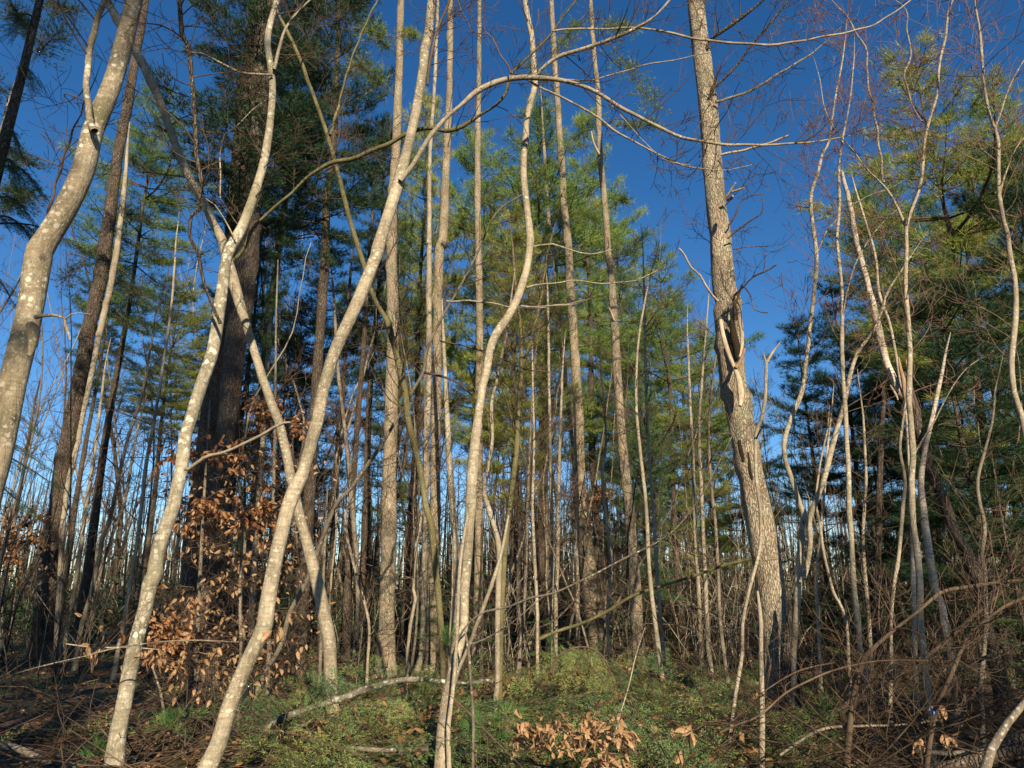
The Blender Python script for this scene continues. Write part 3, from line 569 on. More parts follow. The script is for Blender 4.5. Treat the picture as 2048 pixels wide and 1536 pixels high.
tree('R4', 'sapling', 'kinked grey sapling nearest the right edge, its stem bowing outward', 'sapling', 6.2,
     '2085,1500,15 2078,1300,14 2068,1100,13 2058,920,12 2042,828,12 2028,784,11 2023,722,11 2031,637,11 2030,568,10 2018,500,10 2016,470,9 2008,444,8 1999,393,8 1997,342,7 1997,290,7 1990,256,6 1977,222,6 1967,154,5 1960,68,5 1952,20,4', up=.5,
     limbs=[('branch', '1990,256,5 2005,215,4 2020,170,4 2048,120,3', 6.2, 6.0, .3, 'sapling'), ('branch', '1999,393,4 2010,350,4 2030,300,3 2060,260,2', 6.2, 6.1, .2, 'sapling')],
     twn=[(0, 46, .45, 1, (.3, 1.1), .0035, 2, .25), (1, 8, .1, 1, (.3, .7), .003, 2, .2)], tm='redtwig', sides=12, group=RG)
tree('R10', 'sapling', 'crooked thin sapling crossing the face of the big leaning pine at its foot', 'sapling', 6.6,
     '1450,1530,9 1457,1489,9 1464,1438,8 1474,1370,8 1485,1301,8 1485,1250,7 1498,1182,7 1512,1131,7 1522,1079,7 1519,1011,6 1512,950,7 1512,869,8 1522,840,8 1529,808,8 1532,770,7 1533,725,7 1545,705,6 1560,685,4', up=0,
     limbs=[('branch', '1533,728,5 1530,715,4 1528,705,2', 6.6, 6.6, 0, 'sapling'), ('branch', '1512,880,4 1520,862,3 1530,850,2', 6.6, 6.4, 0, 'twig')], sides=8, group=RG)
tree('R11', 'sapling', 'short straight stick sapling just left of the splintered pine foot', 'sapling', 6.0,
     '1524,1560,11 1524,1536,11 1524,1387,10 1522,1319,10 1522,1250,9 1519,1216,8 1515,1182,5', up=0, sides=8)
tree('R7', 'sapling', 'thin bent sapling between the straight and the wide-forked grey ones', 'sapling', 9.2,
     '1782,1320,8 1782,1250,7 1785,1200,7 1789,1165,8 1799,1096,8 1806,1011,8 1810,960,7 1800,900,6 1805,850,5 1812,800,4', up=.5, sides=8, twn=[(0, 8, .4, 1, (.2, .7), .003, 2, .2)])
tree('R7b', 'sapling', 'thin sapling with a backward curve, left of the straight speckled one', 'sapling', 10.2,
     '1700,1360,7 1697,1319,7 1695,1270,7 1690,1233,7 1678,1205,7 1666,1182,7 1649,1113,6 1638,1045,6 1632,1000,5 1640,930,4 1655,860,4', up=.4, sides=8, twn=[(0, 8, .4, 1, (.2, .7), .003, 2, .2)])
tree('R9', 'sapling', 'wriggling grey sapling in front of the dark leaning dead pine', 'greysap', 7.4,
     '1965,1440,10 1962,1380,10 1968,1300,9 1972,1250,9 1970,1182,9 1970,1140,9 1963,1113,8 1970,1062,8 1966,1030,8 1960,1011,8 1955,960,7 1970,900,6 1985,840,5 1990,780,4', up=.5, sides=8, twn=[(0, 12, .3, 1, (.3, .8), .0035, 2, .1)])
tree('R5', 'dead_tree', 'dark dead pine leaning left, splintered open where its bleached top begins', 'shadedpine', 9.8,
     '2018,1440,36 2014,1421,34 1990,1319,31 1970,1250,27 1956,1165,25 1939,1113,24 1908,1062,24 1885,996,23 1861,944,20 1840,869,17 1826,808,17 1812,760,18 1805,745,12', up=0,
     limbs=[('broken_top', '1822,800,14 1805,792,15 1799,784,15 1772,722,16 1758,664,16 1744,602,13 1731,551,12 1717,500,11 1710,470,11 1700,410,10 1683,342,6', 9.9, 10.2, 0, 'birch'),
            ('splinter', '1812,800,8 1806,760,9 1800,730,6 1797,715,3', 9.7, 9.7, 0, 'torn'), ('splinter', '1820,800,6 1817,750,6 1812,720,3', 9.65, 9.65, 0, 'torn'),
            ('splinter', '1780,770,4 1792,790,6 1796,800,3', 9.7, 9.7, 0, 'dead')], sides=18, ridges=.7, stubs=22)
tree('R5b', 'birch_tree', 'very thin white stem leaning alongside the bleached broken top', 'birch', 10.4,
     '1830,1290,9 1822,1000,8 1812,820,7 1800,760,6 1792,712,6 1779,647,6 1758,585,6 1751,513,5 1731,444,5 1710,376,4', up=.3, sides=8, stubs=8)
tree('R6', 'birch_tree', 'white-barked birch low on the right among dark crossing branches', 'birch', 9.6,
     '1906,1370,12 1902,1319,12 1891,1267,14 1885,1216,14 1866,1165,16 1856,1090,15 1847,1028,14 1842,960,12 1850,900,10 1868,820,9 1885,740,7', up=.6, sides=12, rough=.05)
tree('R8', 'pine_tree', 'dark narrow trunk in deep shade between the pale saplings', 'shadedpine', 15.5,
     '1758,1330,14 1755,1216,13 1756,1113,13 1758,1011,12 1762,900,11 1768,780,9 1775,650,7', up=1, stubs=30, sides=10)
tree('R12', 'sapling', 'grey leaning sapling sweeping up to the right out of the bottom right tangle', 'twig', 5.4,  # grey stem in dark twig bark: its dim shade is in the colour
     '1690,1560,14 1693,1524,14 1703,1421,13 1717,1346,13 1731,1312,13 1760,1285,11 1792,1257,10 1844,1216,9 1881,1185,8 1929,1175,8 1997,1165,7 2048,1161,7 2110,1150,5', Y1=4.8, up=0, sides=10, twn=[(0, 16, .3, 1, (.2, .7), .003, 2, .3)])
tree('R13', 'sapling', 'grey stem rising right past the scrap of blue tape', 'twig', 5.0,  # twig bark again paints the shade on this grey stem
     '1850,1560,10 1854,1517,10 1864,1455,11 1870,1420,10 1885,1387,10 1912,1325,9 1936,1274,8 1980,1233,8 2010,1212,7 2048,1196,7 2110,1180,5', Y1=4.6, up=0, sides=10, twn=[(0, 14, .3, 1, (.2, .7), .003, 2, .3)])
tree('R14', 'sapling', 'thick grey stem slanting across the bottom right corner', 'greysap', 3.9,
     '1960,1580,21 1970,1536,21 1984,1496,19 2014,1448,18 2048,1407,16 2090,1360,15 2140,1290,13', up=.4, sides=12)
# slender stems in the centre thicket, each its own tree
slim = [
 ('pale stem with a sharp elbow, left of the olive trunk foot', 12.0, '815,1330,7 815,1308,7 821,1250,7 831,1196,7 827,1180,6 830,1120,6 841,1045,6 848,960,5 850,860,4'),
 ('thin straight stem standing behind the drooping green bough, left one', 13.5, '1040,1300,8 1045,1250,7 1050,1180,7 1055,1011,6 1060,880,5 1066,760,4'),
 ('tall thin wavering stem behind the top of the drooping bough', 12.5, '1075,1330,7 1074,1216,7 1069,1113,7 1065,1011,6 1068,900,5 1066,780,4'),
 ('pair of slim straight stems before the flared pine, left stem', 15.5, '1101,1310,8 1103,1200,8 1105,1113,8 1103,1011,8 1100,880,7 1098,760,6 1096,620,5'),
 ('pair of slim straight stems before the flared pine, right stem', 15.0, '1111,1310,9 1112,1200,9 1115,1113,9 1116,1011,8 1120,880,7 1124,760,5'),
 ('greyish distant pine trunk left of the slim pair', 24, '1094,1262,13 1093,1233,12 1091,1011,12 1090,800,11 1092,600,9 1094,450,7'),
 ('pale pole close left of the flared pine foot', 17.5, '1158,1290,9 1156,1267,9 1154,1011,8 1150,870,6'),
 ('right-hand one of two leaning stems beside the reddish straight pine, forked low', 11.5, '1323,1345,10 1313,1267,10 1299,1148,9 1292,1011,8 1280,900,7 1272,800,6 1276,690,5 1290,600,4'),
 ('slim stem touching its leaning neighbour, right of the reddish straight pine', 12.2, '1330,1345,8 1318,1200,8 1314,1148,8 1306,1011,7 1296,880,6 1290,700,5 1288,560,4'),
 ('white-flecked stem leaning right through the left thicket', 15.0, '155,1310,10 161,1264,10 181,1189,9 195,1131,9 205,1079,9 222,1028,8 236,961,8 256,876,7 284,790,6 300,700,5'),
 ('slim stem just right of the white-flecked one in the left thicket', 14.0, '232,1330,9 236,1301,9 253,1216,9 267,1131,8 280,1045,8 290,944,8 308,842,7 325,739,6 342,620,5 350,520,4'),
 ('pale birch-like stem leaning by the left edge', 17.5, '2,1290,9 5,1200,8 15,1130,8 28,1050,8 40,980,7 54,900,6 66,820,5'),
 ('grey stem between the far-left pine and the left maple', 16.5, '128,1300,9 145,1200,9 160,1110,8 172,1010,8 186,930,7 196,850,6 206,770,5'),
 ('light narrow stem curving up between far-left pine and the maple, rightmost of its bunch', 18.5, '170,1285,8 190,1215,8 203,1140,7 225,1070,7 250,1000,7 262,930,6 275,860,5'),
 ('sinuous stem through the middle thicket left of the reddish pine', 14.5, '1218,1320,8 1215,1230,8 1222,1140,7 1214,1050,7 1205,960,6 1212,880,5 1206,780,4'),
 ('light stem among thicket right of the reddish pine, straight', 16.0, '1402,1300,9 1398,1200,9 1392,1100,8 1388,1000,8 1385,900,7 1380,800,6 1376,700,5'),
 ('forked grey stem midway between the reddish pine and the big leaning pine', 14.0, '1420,1330,10 1414,1240,10 1410,1150,9 1406,1060,8 1402,960,8 1398,860,6 1404,760,5 1412,660,4'),
 ('tall stem left of the big leaning pine, slightly bowed', 13.0, '1452,1340,8 1440,1240,8 1436,1140,7 1430,1040,7 1420,940,6 1418,840,5 1428,740,4'),
 ('thick dim stem left of the mottled pine, behind the olive trunk', 15.0, '906,1330,16 910,1200,16 913,1113,15 905,1013,15 898,910,13 893,808,10 888,700,8'),
 ('pale crooked pole beside the brown leaves, left of the banded pine', 12.5, '735,1330,6 738,1250,6 722,1180,6 705,1120,6 694,1070,6 690,1030,5 700,1010,4'),
 ('straight dim stem between the leaning maples', 16.5, '500,1320,14 505,1200,13 512,1080,12 520,960,11 528,840,10 536,700,9 545,560,7'),
 ('grey stem behind the crossing maples, just right of them', 17.5, '712,1300,11 716,1200,10 704,1000,9 690,860,8 676,740,7 668,600,6'),
 ('stem with upper twigs left of the twin-stemmed sapling', 12.0, '1640,1330,8 1636,1240,8 1632,1160,7 1640,1080,7 1648,990,6 1655,900,5'),
 ('low forked grey stem behind the straight speckled sapling', 12.8, '1742,1330,9 1738,1240,8 1730,1150,8 1726,1060,7 1732,960,6 1728,860,5'),
]
for i, (lab, Y, s) in enumerate(slim):
    mk = ['sapling', 'greysap', 'maple', 'sapling'][i % 4]
    tree('S%d' % i, 'slender_tree', lab, mk, Y, s, sides=8, rough=.05, up=1.2, twn=[(0, 16, .3, 1, (.4, 1.3), .006, 2, .3)])

# ------------------------------------------------------------------ evergreen crowns
def top_of(px, y, Y):
    p, t = W(px, y, Y); return p, t
def pine(px, ytop, ybot, hw, Y, label, mk='needle', bark_='shadedpine', lean=0., trunk=True, k=8, nb=5, whorl=.6, parent=None, gap=.15, L=.14, w=None, prof=None, start=.3, name='pine_tree', od=2.7, cap=5400):
    hw *= 1.2
    pt, t1 = top_of(px, ytop, Y); pb, t0 = top_of(px, ybot, Y)
    H = pt[2]-pb[2]; Rad = hw*(t0+t1)/2/F
    w = w or max(.009, 1.15*Y/F)
    bx = (pt[0]+pb[0])/2
    if parent is None:
        z0 = float(ground(bx, Y))
        t = thing(name, label, 'tree', (bx, Y, z0))
        n = 26; zz = np.linspace(z0-.15, pt[2], n); r0 = .0065*(pt[2]-z0)+.03
        P = np.c_[bx-.0+np.cumsum(R.randn(n))*.02*0+.05*np.sin(zz*.7+px), Y+.05*np.sin(zz*.5), zz]
        gt = Geo(); gt.tube(P, np.linspace(r0, .012, n), 10, rough=.05); build(gt, 'trunk', M[bark_], t)
        # dead branches under the crown
        gd = Geo()
        for _ in range(26):
            z = R.uniform(z0+1, pb[2]+.3); a = R.rand()*6.28; twig(gd, np.array([bx, Y, z]), np.array([cos(a), sin(a), R.uniform(-.1, .4)]), R.uniform(.5, 1.6), .010, 1, .05, .25, (2, 4), 5, rmin=.004)
        build(gd, 'dead_branch', M['twig'], t, stuff=True)
    else: t = parent
    place_crown(t, 'cone' if prof is None else 'full', bx, Y, pb[2], Rad, H, mk)
    return t
TPL = {}
def template(kind, seed, Rr, H, prof, n, whorl, nb, L, w, droop=0):
    gw = Geo(); gn = Geo()
    pine_crown(gw, gn, (0, 0, 0), H, Rr, whorl, nb, 7, L, w, prof, .15, .25, droop, od=99, cap_=n, jit=1.05)
    TRI[0] += gw.tri+gn.tri
    TPL.setdefault(kind, []).append((Rr, H, gn.build('crown', M['needle'], smooth=False, dat=True), gw.build('crown_branch', M['twig'], dat=True)))
full = lambda f: (.55+.45*min(1, f*5))*(1-.55*f)
for i in range(4): template('cone', i, 1.7, 8.0, None, [11500, 8000, 10000, 7500][i], [.5, .62, .42, .55][i], [6, 5, 7, 6][i], .15, .0085, [0, 4, 10, 0][i])
for i in range(2): template('full', i, 2.0, 9.0, full, 14500, .5, 6, .15, .010, 8)
def place_crown(t, kind, x, y, z, Rr, H, mk, v=None):
    R0, H0, mc, mw = TPL[kind][R.randint(len(TPL[kind])) if v is None else v]; rz = R.rand()*6.28
    for nm, me, m in (('crown_branch', mw, M['twig']), ('crown', mc, M[mk])):
        o = bpy.data.objects.new(nm, me); COL.objects.link(o); o.parent = t
        o.location = Vector((float(x), float(y), float(z)))-t.location; o.rotation_euler = (0, 0, rz); o.scale = (Rr/R0, Rr/R0, H/H0)
        o.material_slots[0].link = 'OBJECT'; o.material_slots[0].material = m
        if nm == 'crown_branch': o['kind'] = 'stuff'
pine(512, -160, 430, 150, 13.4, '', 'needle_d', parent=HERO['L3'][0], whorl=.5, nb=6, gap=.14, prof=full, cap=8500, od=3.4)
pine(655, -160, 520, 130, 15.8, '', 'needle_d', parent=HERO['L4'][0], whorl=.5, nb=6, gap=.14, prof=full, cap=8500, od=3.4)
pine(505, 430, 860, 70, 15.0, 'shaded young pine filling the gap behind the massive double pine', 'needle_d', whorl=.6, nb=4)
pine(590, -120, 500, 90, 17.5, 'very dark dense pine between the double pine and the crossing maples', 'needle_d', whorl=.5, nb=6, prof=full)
pine(290, 185, 640, 118, 20.0, 'sunlit bushy young pine with a bright yellow-green top left of the double pine', 'needle', whorl=.55, nb=5)
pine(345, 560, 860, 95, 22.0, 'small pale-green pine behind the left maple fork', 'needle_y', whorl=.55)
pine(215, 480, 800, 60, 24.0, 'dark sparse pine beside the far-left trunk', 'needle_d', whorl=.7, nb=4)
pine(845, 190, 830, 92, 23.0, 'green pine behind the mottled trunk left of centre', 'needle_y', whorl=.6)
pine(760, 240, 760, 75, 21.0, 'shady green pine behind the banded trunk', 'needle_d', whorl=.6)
pine(955, 270, 880, 105, 25.0, 'green pine filling the gap left of the wavy maple', 'needle', whorl=.6, nb=5)
pine(1078, 200, 860, 145, 21.5, 'tall full green pine in the middle, its crown behind the narrow stubby trunk', 'needle', whorl=.5, nb=7, cap=9000, od=3.2)
pine(1175, 215, 900, 92, 24.0, 'green pine crown behind the flared pine trunk', 'needle', whorl=.55, nb=5)
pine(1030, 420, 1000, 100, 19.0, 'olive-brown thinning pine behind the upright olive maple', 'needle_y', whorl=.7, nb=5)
pine(1245, 450, 1000, 80, 26.0, 'bluish pine crown behind the reddish straight trunk', 'needle_b', whorl=.6)
pine(1335, 500, 1060, 118, 20.0, 'broad sunlit pine standing against the open sky left of the big leaning pine', 'needle', whorl=.55, nb=5)
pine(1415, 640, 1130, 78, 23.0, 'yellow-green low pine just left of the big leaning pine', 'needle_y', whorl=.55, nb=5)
pine(1290, 760, 1180, 70, 17.0, 'small light pine low beside the reddish straight trunk', 'needle_b', whorl=.6, nb=4)
pine(1990, 420, 1260, 150, 19.0, 'dense green pine reaching low behind the right-edge sapling', 'needle', cap=1)
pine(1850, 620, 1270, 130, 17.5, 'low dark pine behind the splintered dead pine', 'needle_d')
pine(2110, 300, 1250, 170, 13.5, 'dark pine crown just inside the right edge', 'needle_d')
pine(1760, 760, 1250, 100, 24.0, 'deep green pine low behind the white-barked birch', 'needle_b')
pine(1200, 380, 1080, 110, 33.0, 'distant soft green pine behind the flared and the reddish pines', 'needle_y')
pine(1300, 620, 1180, 100, 30.0, 'distant pale green pine low behind the reddish straight pine', 'needle')
pine(1480, 760, 1200, 90, 28.0, 'pale green pine half hidden by the big leaning pine', 'needle_y')
pine(800, 420, 1040, 100, 31.0, 'distant green pine behind the banded trunk', 'needle')
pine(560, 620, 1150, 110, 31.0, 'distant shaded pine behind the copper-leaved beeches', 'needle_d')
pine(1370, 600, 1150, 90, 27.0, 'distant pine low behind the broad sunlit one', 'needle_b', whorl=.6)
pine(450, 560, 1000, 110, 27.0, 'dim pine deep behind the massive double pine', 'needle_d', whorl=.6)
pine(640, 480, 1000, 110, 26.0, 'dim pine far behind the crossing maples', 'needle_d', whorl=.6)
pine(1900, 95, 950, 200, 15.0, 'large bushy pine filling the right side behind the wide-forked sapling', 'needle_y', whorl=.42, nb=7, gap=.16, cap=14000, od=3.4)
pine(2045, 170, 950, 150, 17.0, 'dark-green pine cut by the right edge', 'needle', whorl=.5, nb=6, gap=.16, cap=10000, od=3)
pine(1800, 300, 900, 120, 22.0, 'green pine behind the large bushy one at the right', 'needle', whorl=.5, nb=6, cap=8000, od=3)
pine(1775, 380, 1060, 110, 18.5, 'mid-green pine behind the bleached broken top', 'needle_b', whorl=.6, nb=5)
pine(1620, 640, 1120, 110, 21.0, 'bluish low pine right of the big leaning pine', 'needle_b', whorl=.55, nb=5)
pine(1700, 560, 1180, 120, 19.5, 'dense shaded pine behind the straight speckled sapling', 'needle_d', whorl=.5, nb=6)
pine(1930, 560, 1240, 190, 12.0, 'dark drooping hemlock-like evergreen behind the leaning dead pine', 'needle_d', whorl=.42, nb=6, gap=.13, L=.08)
# a few foliage pads on the tall bare pines
def pads(key, spec, mk):
    t = HERO[key][0]; gw = Geo(); gn = Geo()
    for (x0, y0, x1, y1, Y, r) in spec:
        a, _ = W(x0, y0, Y); b, tt = W(x1, y1, Y-.6); n = 8
        pts = np.array([a+(b-a)*q+np.array([0, 0, .15*sin(q*3)])+R.randn(3)*.02 for q in np.linspace(0, 1, n)]); gw.tube(pts, np.linspace(.018, .005, n), 4)
        PP = []; DD = []
        for q in np.linspace(.35, 1, 16):
            c = a+(b-a)*q
            for _ in range(7):
                d = norm(norm(b-a)*.5+R.randn(3)*np.array([1, 1, .5])); l = r*R.uniform(.3, 1)
                m = max(2, int(l/.1)); gw.tube(np.array([c, c+d*l]), [.004, .002], 3)
                PP.append(c+d*(np.linspace(.3, 1, m)*l)[:, None]); DD.append(np.repeat([norm(d+np.array([0, 0, .4]))], m, 0))
        v, q_ = tufts(np.vstack(PP), np.vstack(DD), 8, .11, .007); gn.quads(v, q_)
    build(gw, 'bough', M['twig'], t, stuff=True); build(gn, 'crown', M[mk], t, smooth=False)
pads('P6', [(1197, 60, 1310, 215, 14.6, .45), (1190, 40, 1260, 60, 14.8, .4), (1200, 250, 1310, 250, 14.8, .3), (1182, 20, 1120, 90, 14.8, .35), (1215, 400, 1250, 400, 14.9, .3), (1225, 540, 1290, 470, 14.9, .4)], 'needle')
pads('P1', [(797, 120, 740, 60, 14.4, .4), (795, 200, 720, 130, 14.6, .5), (800, 60, 830, 70, 14.4, .2), (790, 330, 840, 330, 14.8, .4)], 'needle')
pads('P4', [(1122, 300, 1190, 240, 19.8, .6), (1130, 420, 1190, 440, 19.8, .6), (1115, 190, 1060, 130, 20, .5)], 'needle')
pads('L1', [(212, 480, 130, 560, 17.2, .5), (205, 540, 280, 590, 17, .5), (220, 420, 300, 440, 17.4, .5), (190, 600, 270, 660, 17, .4), (240, 300, 300, 350, 17.4, .5), (212, 470, 320, 510, 17.2, .5)], 'needle_d')
pads('L2', [(0, 280, 60, 330, 12.5, .5), (-10, 380, 60, 390, 12.6, .5), (44, 137, 120, 60, 12.3, .5), (20, 205, -40, 150, 12.3, .5), (60, 80, 30, 20, 12.3, .5), (80, 10, 140, 20, 12.4, .5), (-20, 430, 40, 400, 12.5, .4)], 'needle_d')
pads('P7', [(1391, -60, 1480, -90, 9.4, .3)], 'needle')

# near fir boughs coming in from the left edge, a hemlock standing outside it
def fir(px, Y, label, specs, mk='firdark'):
    b, t = W(px, 900, Y); z0 = float(ground(b[0], Y)); th = thing('fir_tree', label, 'tree', (b[0], Y, z0))
    n = 24; zz = np.linspace(z0-.1, 8.5, n); P = np.c_[np.full(n, b[0])+.03*np.sin(zz), np.full(n, Y), zz]
    g = Geo(); g.tube(P, np.linspace(.11, .03, n), 12, rough=.05); build(g, 'trunk', M['shadedpine'], th)
    gw = Geo(); gn = Geo(); T = [bough_template(seed=s, nl=.028, nwid=.009, dens=.034) for s in range(4)]
    for (x1, y1, l) in specs:
        e, tt = W(x1, y1, Y-.2); s = np.array([b[0], Y, e[2]+.35]); n = 7
        pts = np.array([s+(e-s)*q+np.array([0, 0, .12*sin(q*3)]) for q in np.linspace(0, 1, n)]); gw.tube(pts, np.linspace(.014, .004, n), 4)
        for q in np.linspace(.25, 1, 6):
            c = s+(e-s)*q+np.array([0, 0, .12*sin(q*3)]); d0 = norm(e-s)
            for sg in (-1, 1):
                d = norm(d0*.9+np.array([0, sg*.7, -.12])+R.randn(3)*.12)
                tw, tn = T[R.randint(4)]; sc = l*R.uniform(.6, 1.)*(1.15-.6*q); Mx = frame(d, roll=R.randn()*.25)
                stamp(gn, tn, c, Mx, sc); stamp(gw, tw, c, Mx, sc)
        tw, tn = T[R.randint(4)]; stamp(gn, tn, e, frame(norm(e-s)), l*.7)
    build(gw, 'branch', M['twig'], th, stuff=True); build(gn, 'crown', M[mk], th, smooth=False)
fir(-130, 6.4, 'dark fir reaching flat boughs in past the left edge behind the thick lichened maple',
    [(70, 375, .6), (30, 360, .5), (150, 495, .6), (60, 480, .5), (20, 600, .4), (60, 855, .4), (80, 930, .5), (95, 965, .5), (40, 1010, .5), (60, 170, .5), (30, 300, .5), (20, 60, .5), (60, 440, .5)])
# lower hemlocks of the understory
HT = [bough_template(seed=s, L=1.0, W_=.35, ns=9, nl=.04, nwid=.015, dens=.06, droop=.15) for s in range(3)]
def hemlock(px, ytop, ybase, hw, label, mk='firdark', dY=None, whorl=.28):
    Y = dY; pt, t = W(px, ytop, Y); z0 = float(ground(pt[0], Y)); H = pt[2]-z0; Rr = hw*t/F
    th = thing('young_hemlock', label, 'tree', (pt[0], Y, z0))
    g = Geo(); zz = np.linspace(z0-.1, pt[2], 10); g.tube(np.c_[np.full(10, pt[0])+.02*np.sin(zz*2), np.full(10, Y), zz], np.linspace(.02+.006*H, .004, 10), 8); build(g, 'trunk', M['shadedpine'], th)
    gw = Geo(); gn = Geo(); z = .25
    while z < H:
        f = z/H
        for b in range(5):
            a = R.rand()*6.28; l = Rr*(1-f)**.7*R.uniform(.7, 1.1)
            if l < .1: continue
            d = np.array([cos(a), sin(a), R.uniform(-.05, .25)]); tw, tn = HT[R.randint(3)]; Mx = frame(d, roll=R.randn()*.2)
            p = np.array([pt[0], Y, z0+z]); stamp(gn, tn, p, Mx, l); stamp(gw, tw, p, Mx, l)
        z += whorl
    build(gw, 'branch', M['twig'], th, stuff=True); build(gn, 'crown', M[mk], th, smooth=False)
hemlock(965, 1020, 1300, 75, 'small dark hemlock in the understory behind the wavy maple foot', dY=13)
hemlock(1075, 1130, 1300, 70, 'low hemlock under the slim stem pair', dY=14)
hemlock(880, 1080, 1300, 60, 'small hemlock behind the olive trunk foot', dY=15)
hemlock(1300, 850, 1300, 55, 'narrow upright hemlock with dangling dark tips right of the reddish pine', dY=18)
hemlock(300, 960, 1290, 60, 'dim little hemlock behind the left maple', dY=19)
hemlock(40, 1120, 1290, 60, 'dark low evergreen at the left edge of the clearing', dY=16)
hemlock(1700, 1180, 1330, 60, 'short bright evergreen behind the straight speckled sapling', dY=11.5, mk='needle')
hemlock(1640, 1330, 1480, 60, 'knee-high dark fir clump by the splintered pine foot', dY=8.2)
hemlock(1730, 1330, 1480, 50, 'small evergreen sprout in the right tangle', dY=8.0)
hemlock(1980, 900, 1300, 130, 'dark shaggy hemlock behind the tangle at the right edge', dY=10.5)
hemlock(1850, 1000, 1300, 90, 'dark hemlock behind the white-barked birch', dY=12.5)

# ------------------------------------------------------------------ background thicket: copies
def bare_mesh(seed, H, r0, nbr, kink=.12):
    g = Geo(); n = 22; p = np.zeros(3); d = np.array([0, 0, 1.]); pts = [np.array([0, 0, -.15])]
    dr = R.randn(3)*.02
    for i in range(n):
        d = norm(d+R.randn(3)*kink*.5+dr+np.array([0, 0, .12])); p = p+d*H/n; pts.append(p.copy())
    pts = np.array(pts); rad = np.linspace(r0, r0*.18, n+1); g.tube(pts, rad, 7, rough=.06)
    b = Geo()
    for _ in range(nbr):
        i = R.randint(int(n*.15), n); f = i/n; a = R.rand()*6.28; el = R.uniform(.2, 1.1)
        dd = np.array([cos(a), sin(a), el]); twig(b, pts[i], dd, R.uniform(.5, 1.6)*(1.15-f*.6), rad[i]*.45, 2, .3, .22, (2, 4), 5, rmin=.0045)
    return g, b
BT = []
for s in range(9):
    H = R.uniform(9, 13); g, b = bare_mesh(s, H, R.uniform(.04, .075), 22, R.uniform(.12, .32))
    TRI[0] += g.tri+b.tri
    BT.append((H, g.build('trunk', M['greysap'], dat=True), b.build('twig', M['twig'], dat=True)))
MATV = [M['sapling'], M['greysap'], M['pine'], M['greysap'], M['shadedpine'], M['shadedpine'], M['greysap']]  # darkest barks have shade painted in, for the dim thicket trunks
BV = []
for i, (H, tm_, bm_) in enumerate(BT):
    for j in range(2):
        t2 = tm_ if j == 0 else tm_.copy(); t2.materials[0] = MATV[(i*2+j) % len(MATV)]; BV.append((H, t2, bm_))
def bare_copy(X, Y, H, rz, v=None):
    h0, tm_, bm_ = BV[R.randint(len(BV)) if v is None else v]; s = H/h0
    z = float(ground(X, Y))
    t = thing('bare_tree', 'slender bare tree standing in the crowded thicket beyond the big trunks', 'tree', (X, Y, z), 'slender bare trees of the far thicket')
    t.rotation_euler = (R.randn()*.04, R.randn()*.05, rz); wd = s*R.choice([.45, .6, .75, .95])*R.uniform(.85, 1.1); t.scale = (wd, wd, s)
    for nm, me in (('trunk', tm_), ('twig', bm_)):
        o = bpy.data.objects.new(nm, me); COL.objects.link(o); o.parent = t
        if nm == 'twig': o['kind'] = 'stuff'
def hcap(px):                              # how high the thicket stands, as pixel row of its tops
    return np.interp(px, [-200, 0, 200, 340, 500, 760, 1000, 1180, 1300, 1440, 1560, 1700, 1900, 2250], [380, 450, 560, 500, 380, 430, 470, 520, 640, 760, 800, 700, 520, 450])
cnt = 0
for _ in range(225):
    px = R.uniform(-250, 2300); Y = 12.5+28*R.rand()**1.1
    X, t = (px-1024)/F*Y, Y
    yt = hcap(px)+R.uniform(-120, 330)
    if px < 480 and R.rand() < .3: continue
    pt, _t = W(px, min(yt, 1000), Y); H = pt[2]
    if H < 3: H = 3+R.rand()
    bare_copy(X, Y, H, R.rand()*6.28)
MARKS = [(-40, 'far-left thick maple'), (110, 'far-left dark pine'), (305, 'slender lichened maple'), (430, 'massive double pine'), (575, 'crossing maples'), (690, 'thin black trunks'), (775, 'banded pine'), (870, 'mottled pine'), (942, 'wavy maple'), (1030, 'upright olive maple'), (1105, 'slim stem pair'), (1165, 'flared pine'), (1255, 'reddish straight pine'), (1400, 'forked grey stem'), (1514, 'big leaning pine'), (1605, 'twin-stemmed sapling'), (1698, 'straight speckled sapling'), (1826, 'wide-forked sapling'), (1890, 'leaning dead pine'), (2060, 'right-edge sapling')]
ORD = ['nearest', 'second', 'third', 'fourth', 'fifth', 'sixth', 'seventh', 'eighth', 'ninth', 'tenth', 'eleventh', 'twelfth', 'thirteenth', 'fourteenth', 'fifteenth', 'sixteenth', 'seventeenth', 'eighteenth', 'nineteenth', 'twentieth']
buck = {}
for o in list(COL.objects):
    if o.name.startswith('bare_tree'):
        px = 1024+F*o.location.x/(o.location.y*1.02); k = min(range(len(MARKS)), key=lambda q: abs(MARKS[q][0]-px))
        tone = {'greysap': 'grey', 'sapling': 'tan', 'pine': 'scaly', 'shadedpine': 'dark', 'maple': 'pale'}[[a for a, b in M.items() if b == o.children[0].data.materials[0]][0]] if o.children else 'grey'
        buck.setdefault((k, px < MARKS[k][0], tone), []).append(o)
for (k, lft, tone), L_ in buck.items():
    L_.sort(key=lambda q: q.location.y)
    for i, o in enumerate(L_): o['label'] = '%s bare thicket tree just %s of the %s, %s' % (tone, 'left' if lft else 'right', MARKS[k][1], ORD[min(i, 19)]+(' of its colour' if i == 0 else ' back of its colour'))
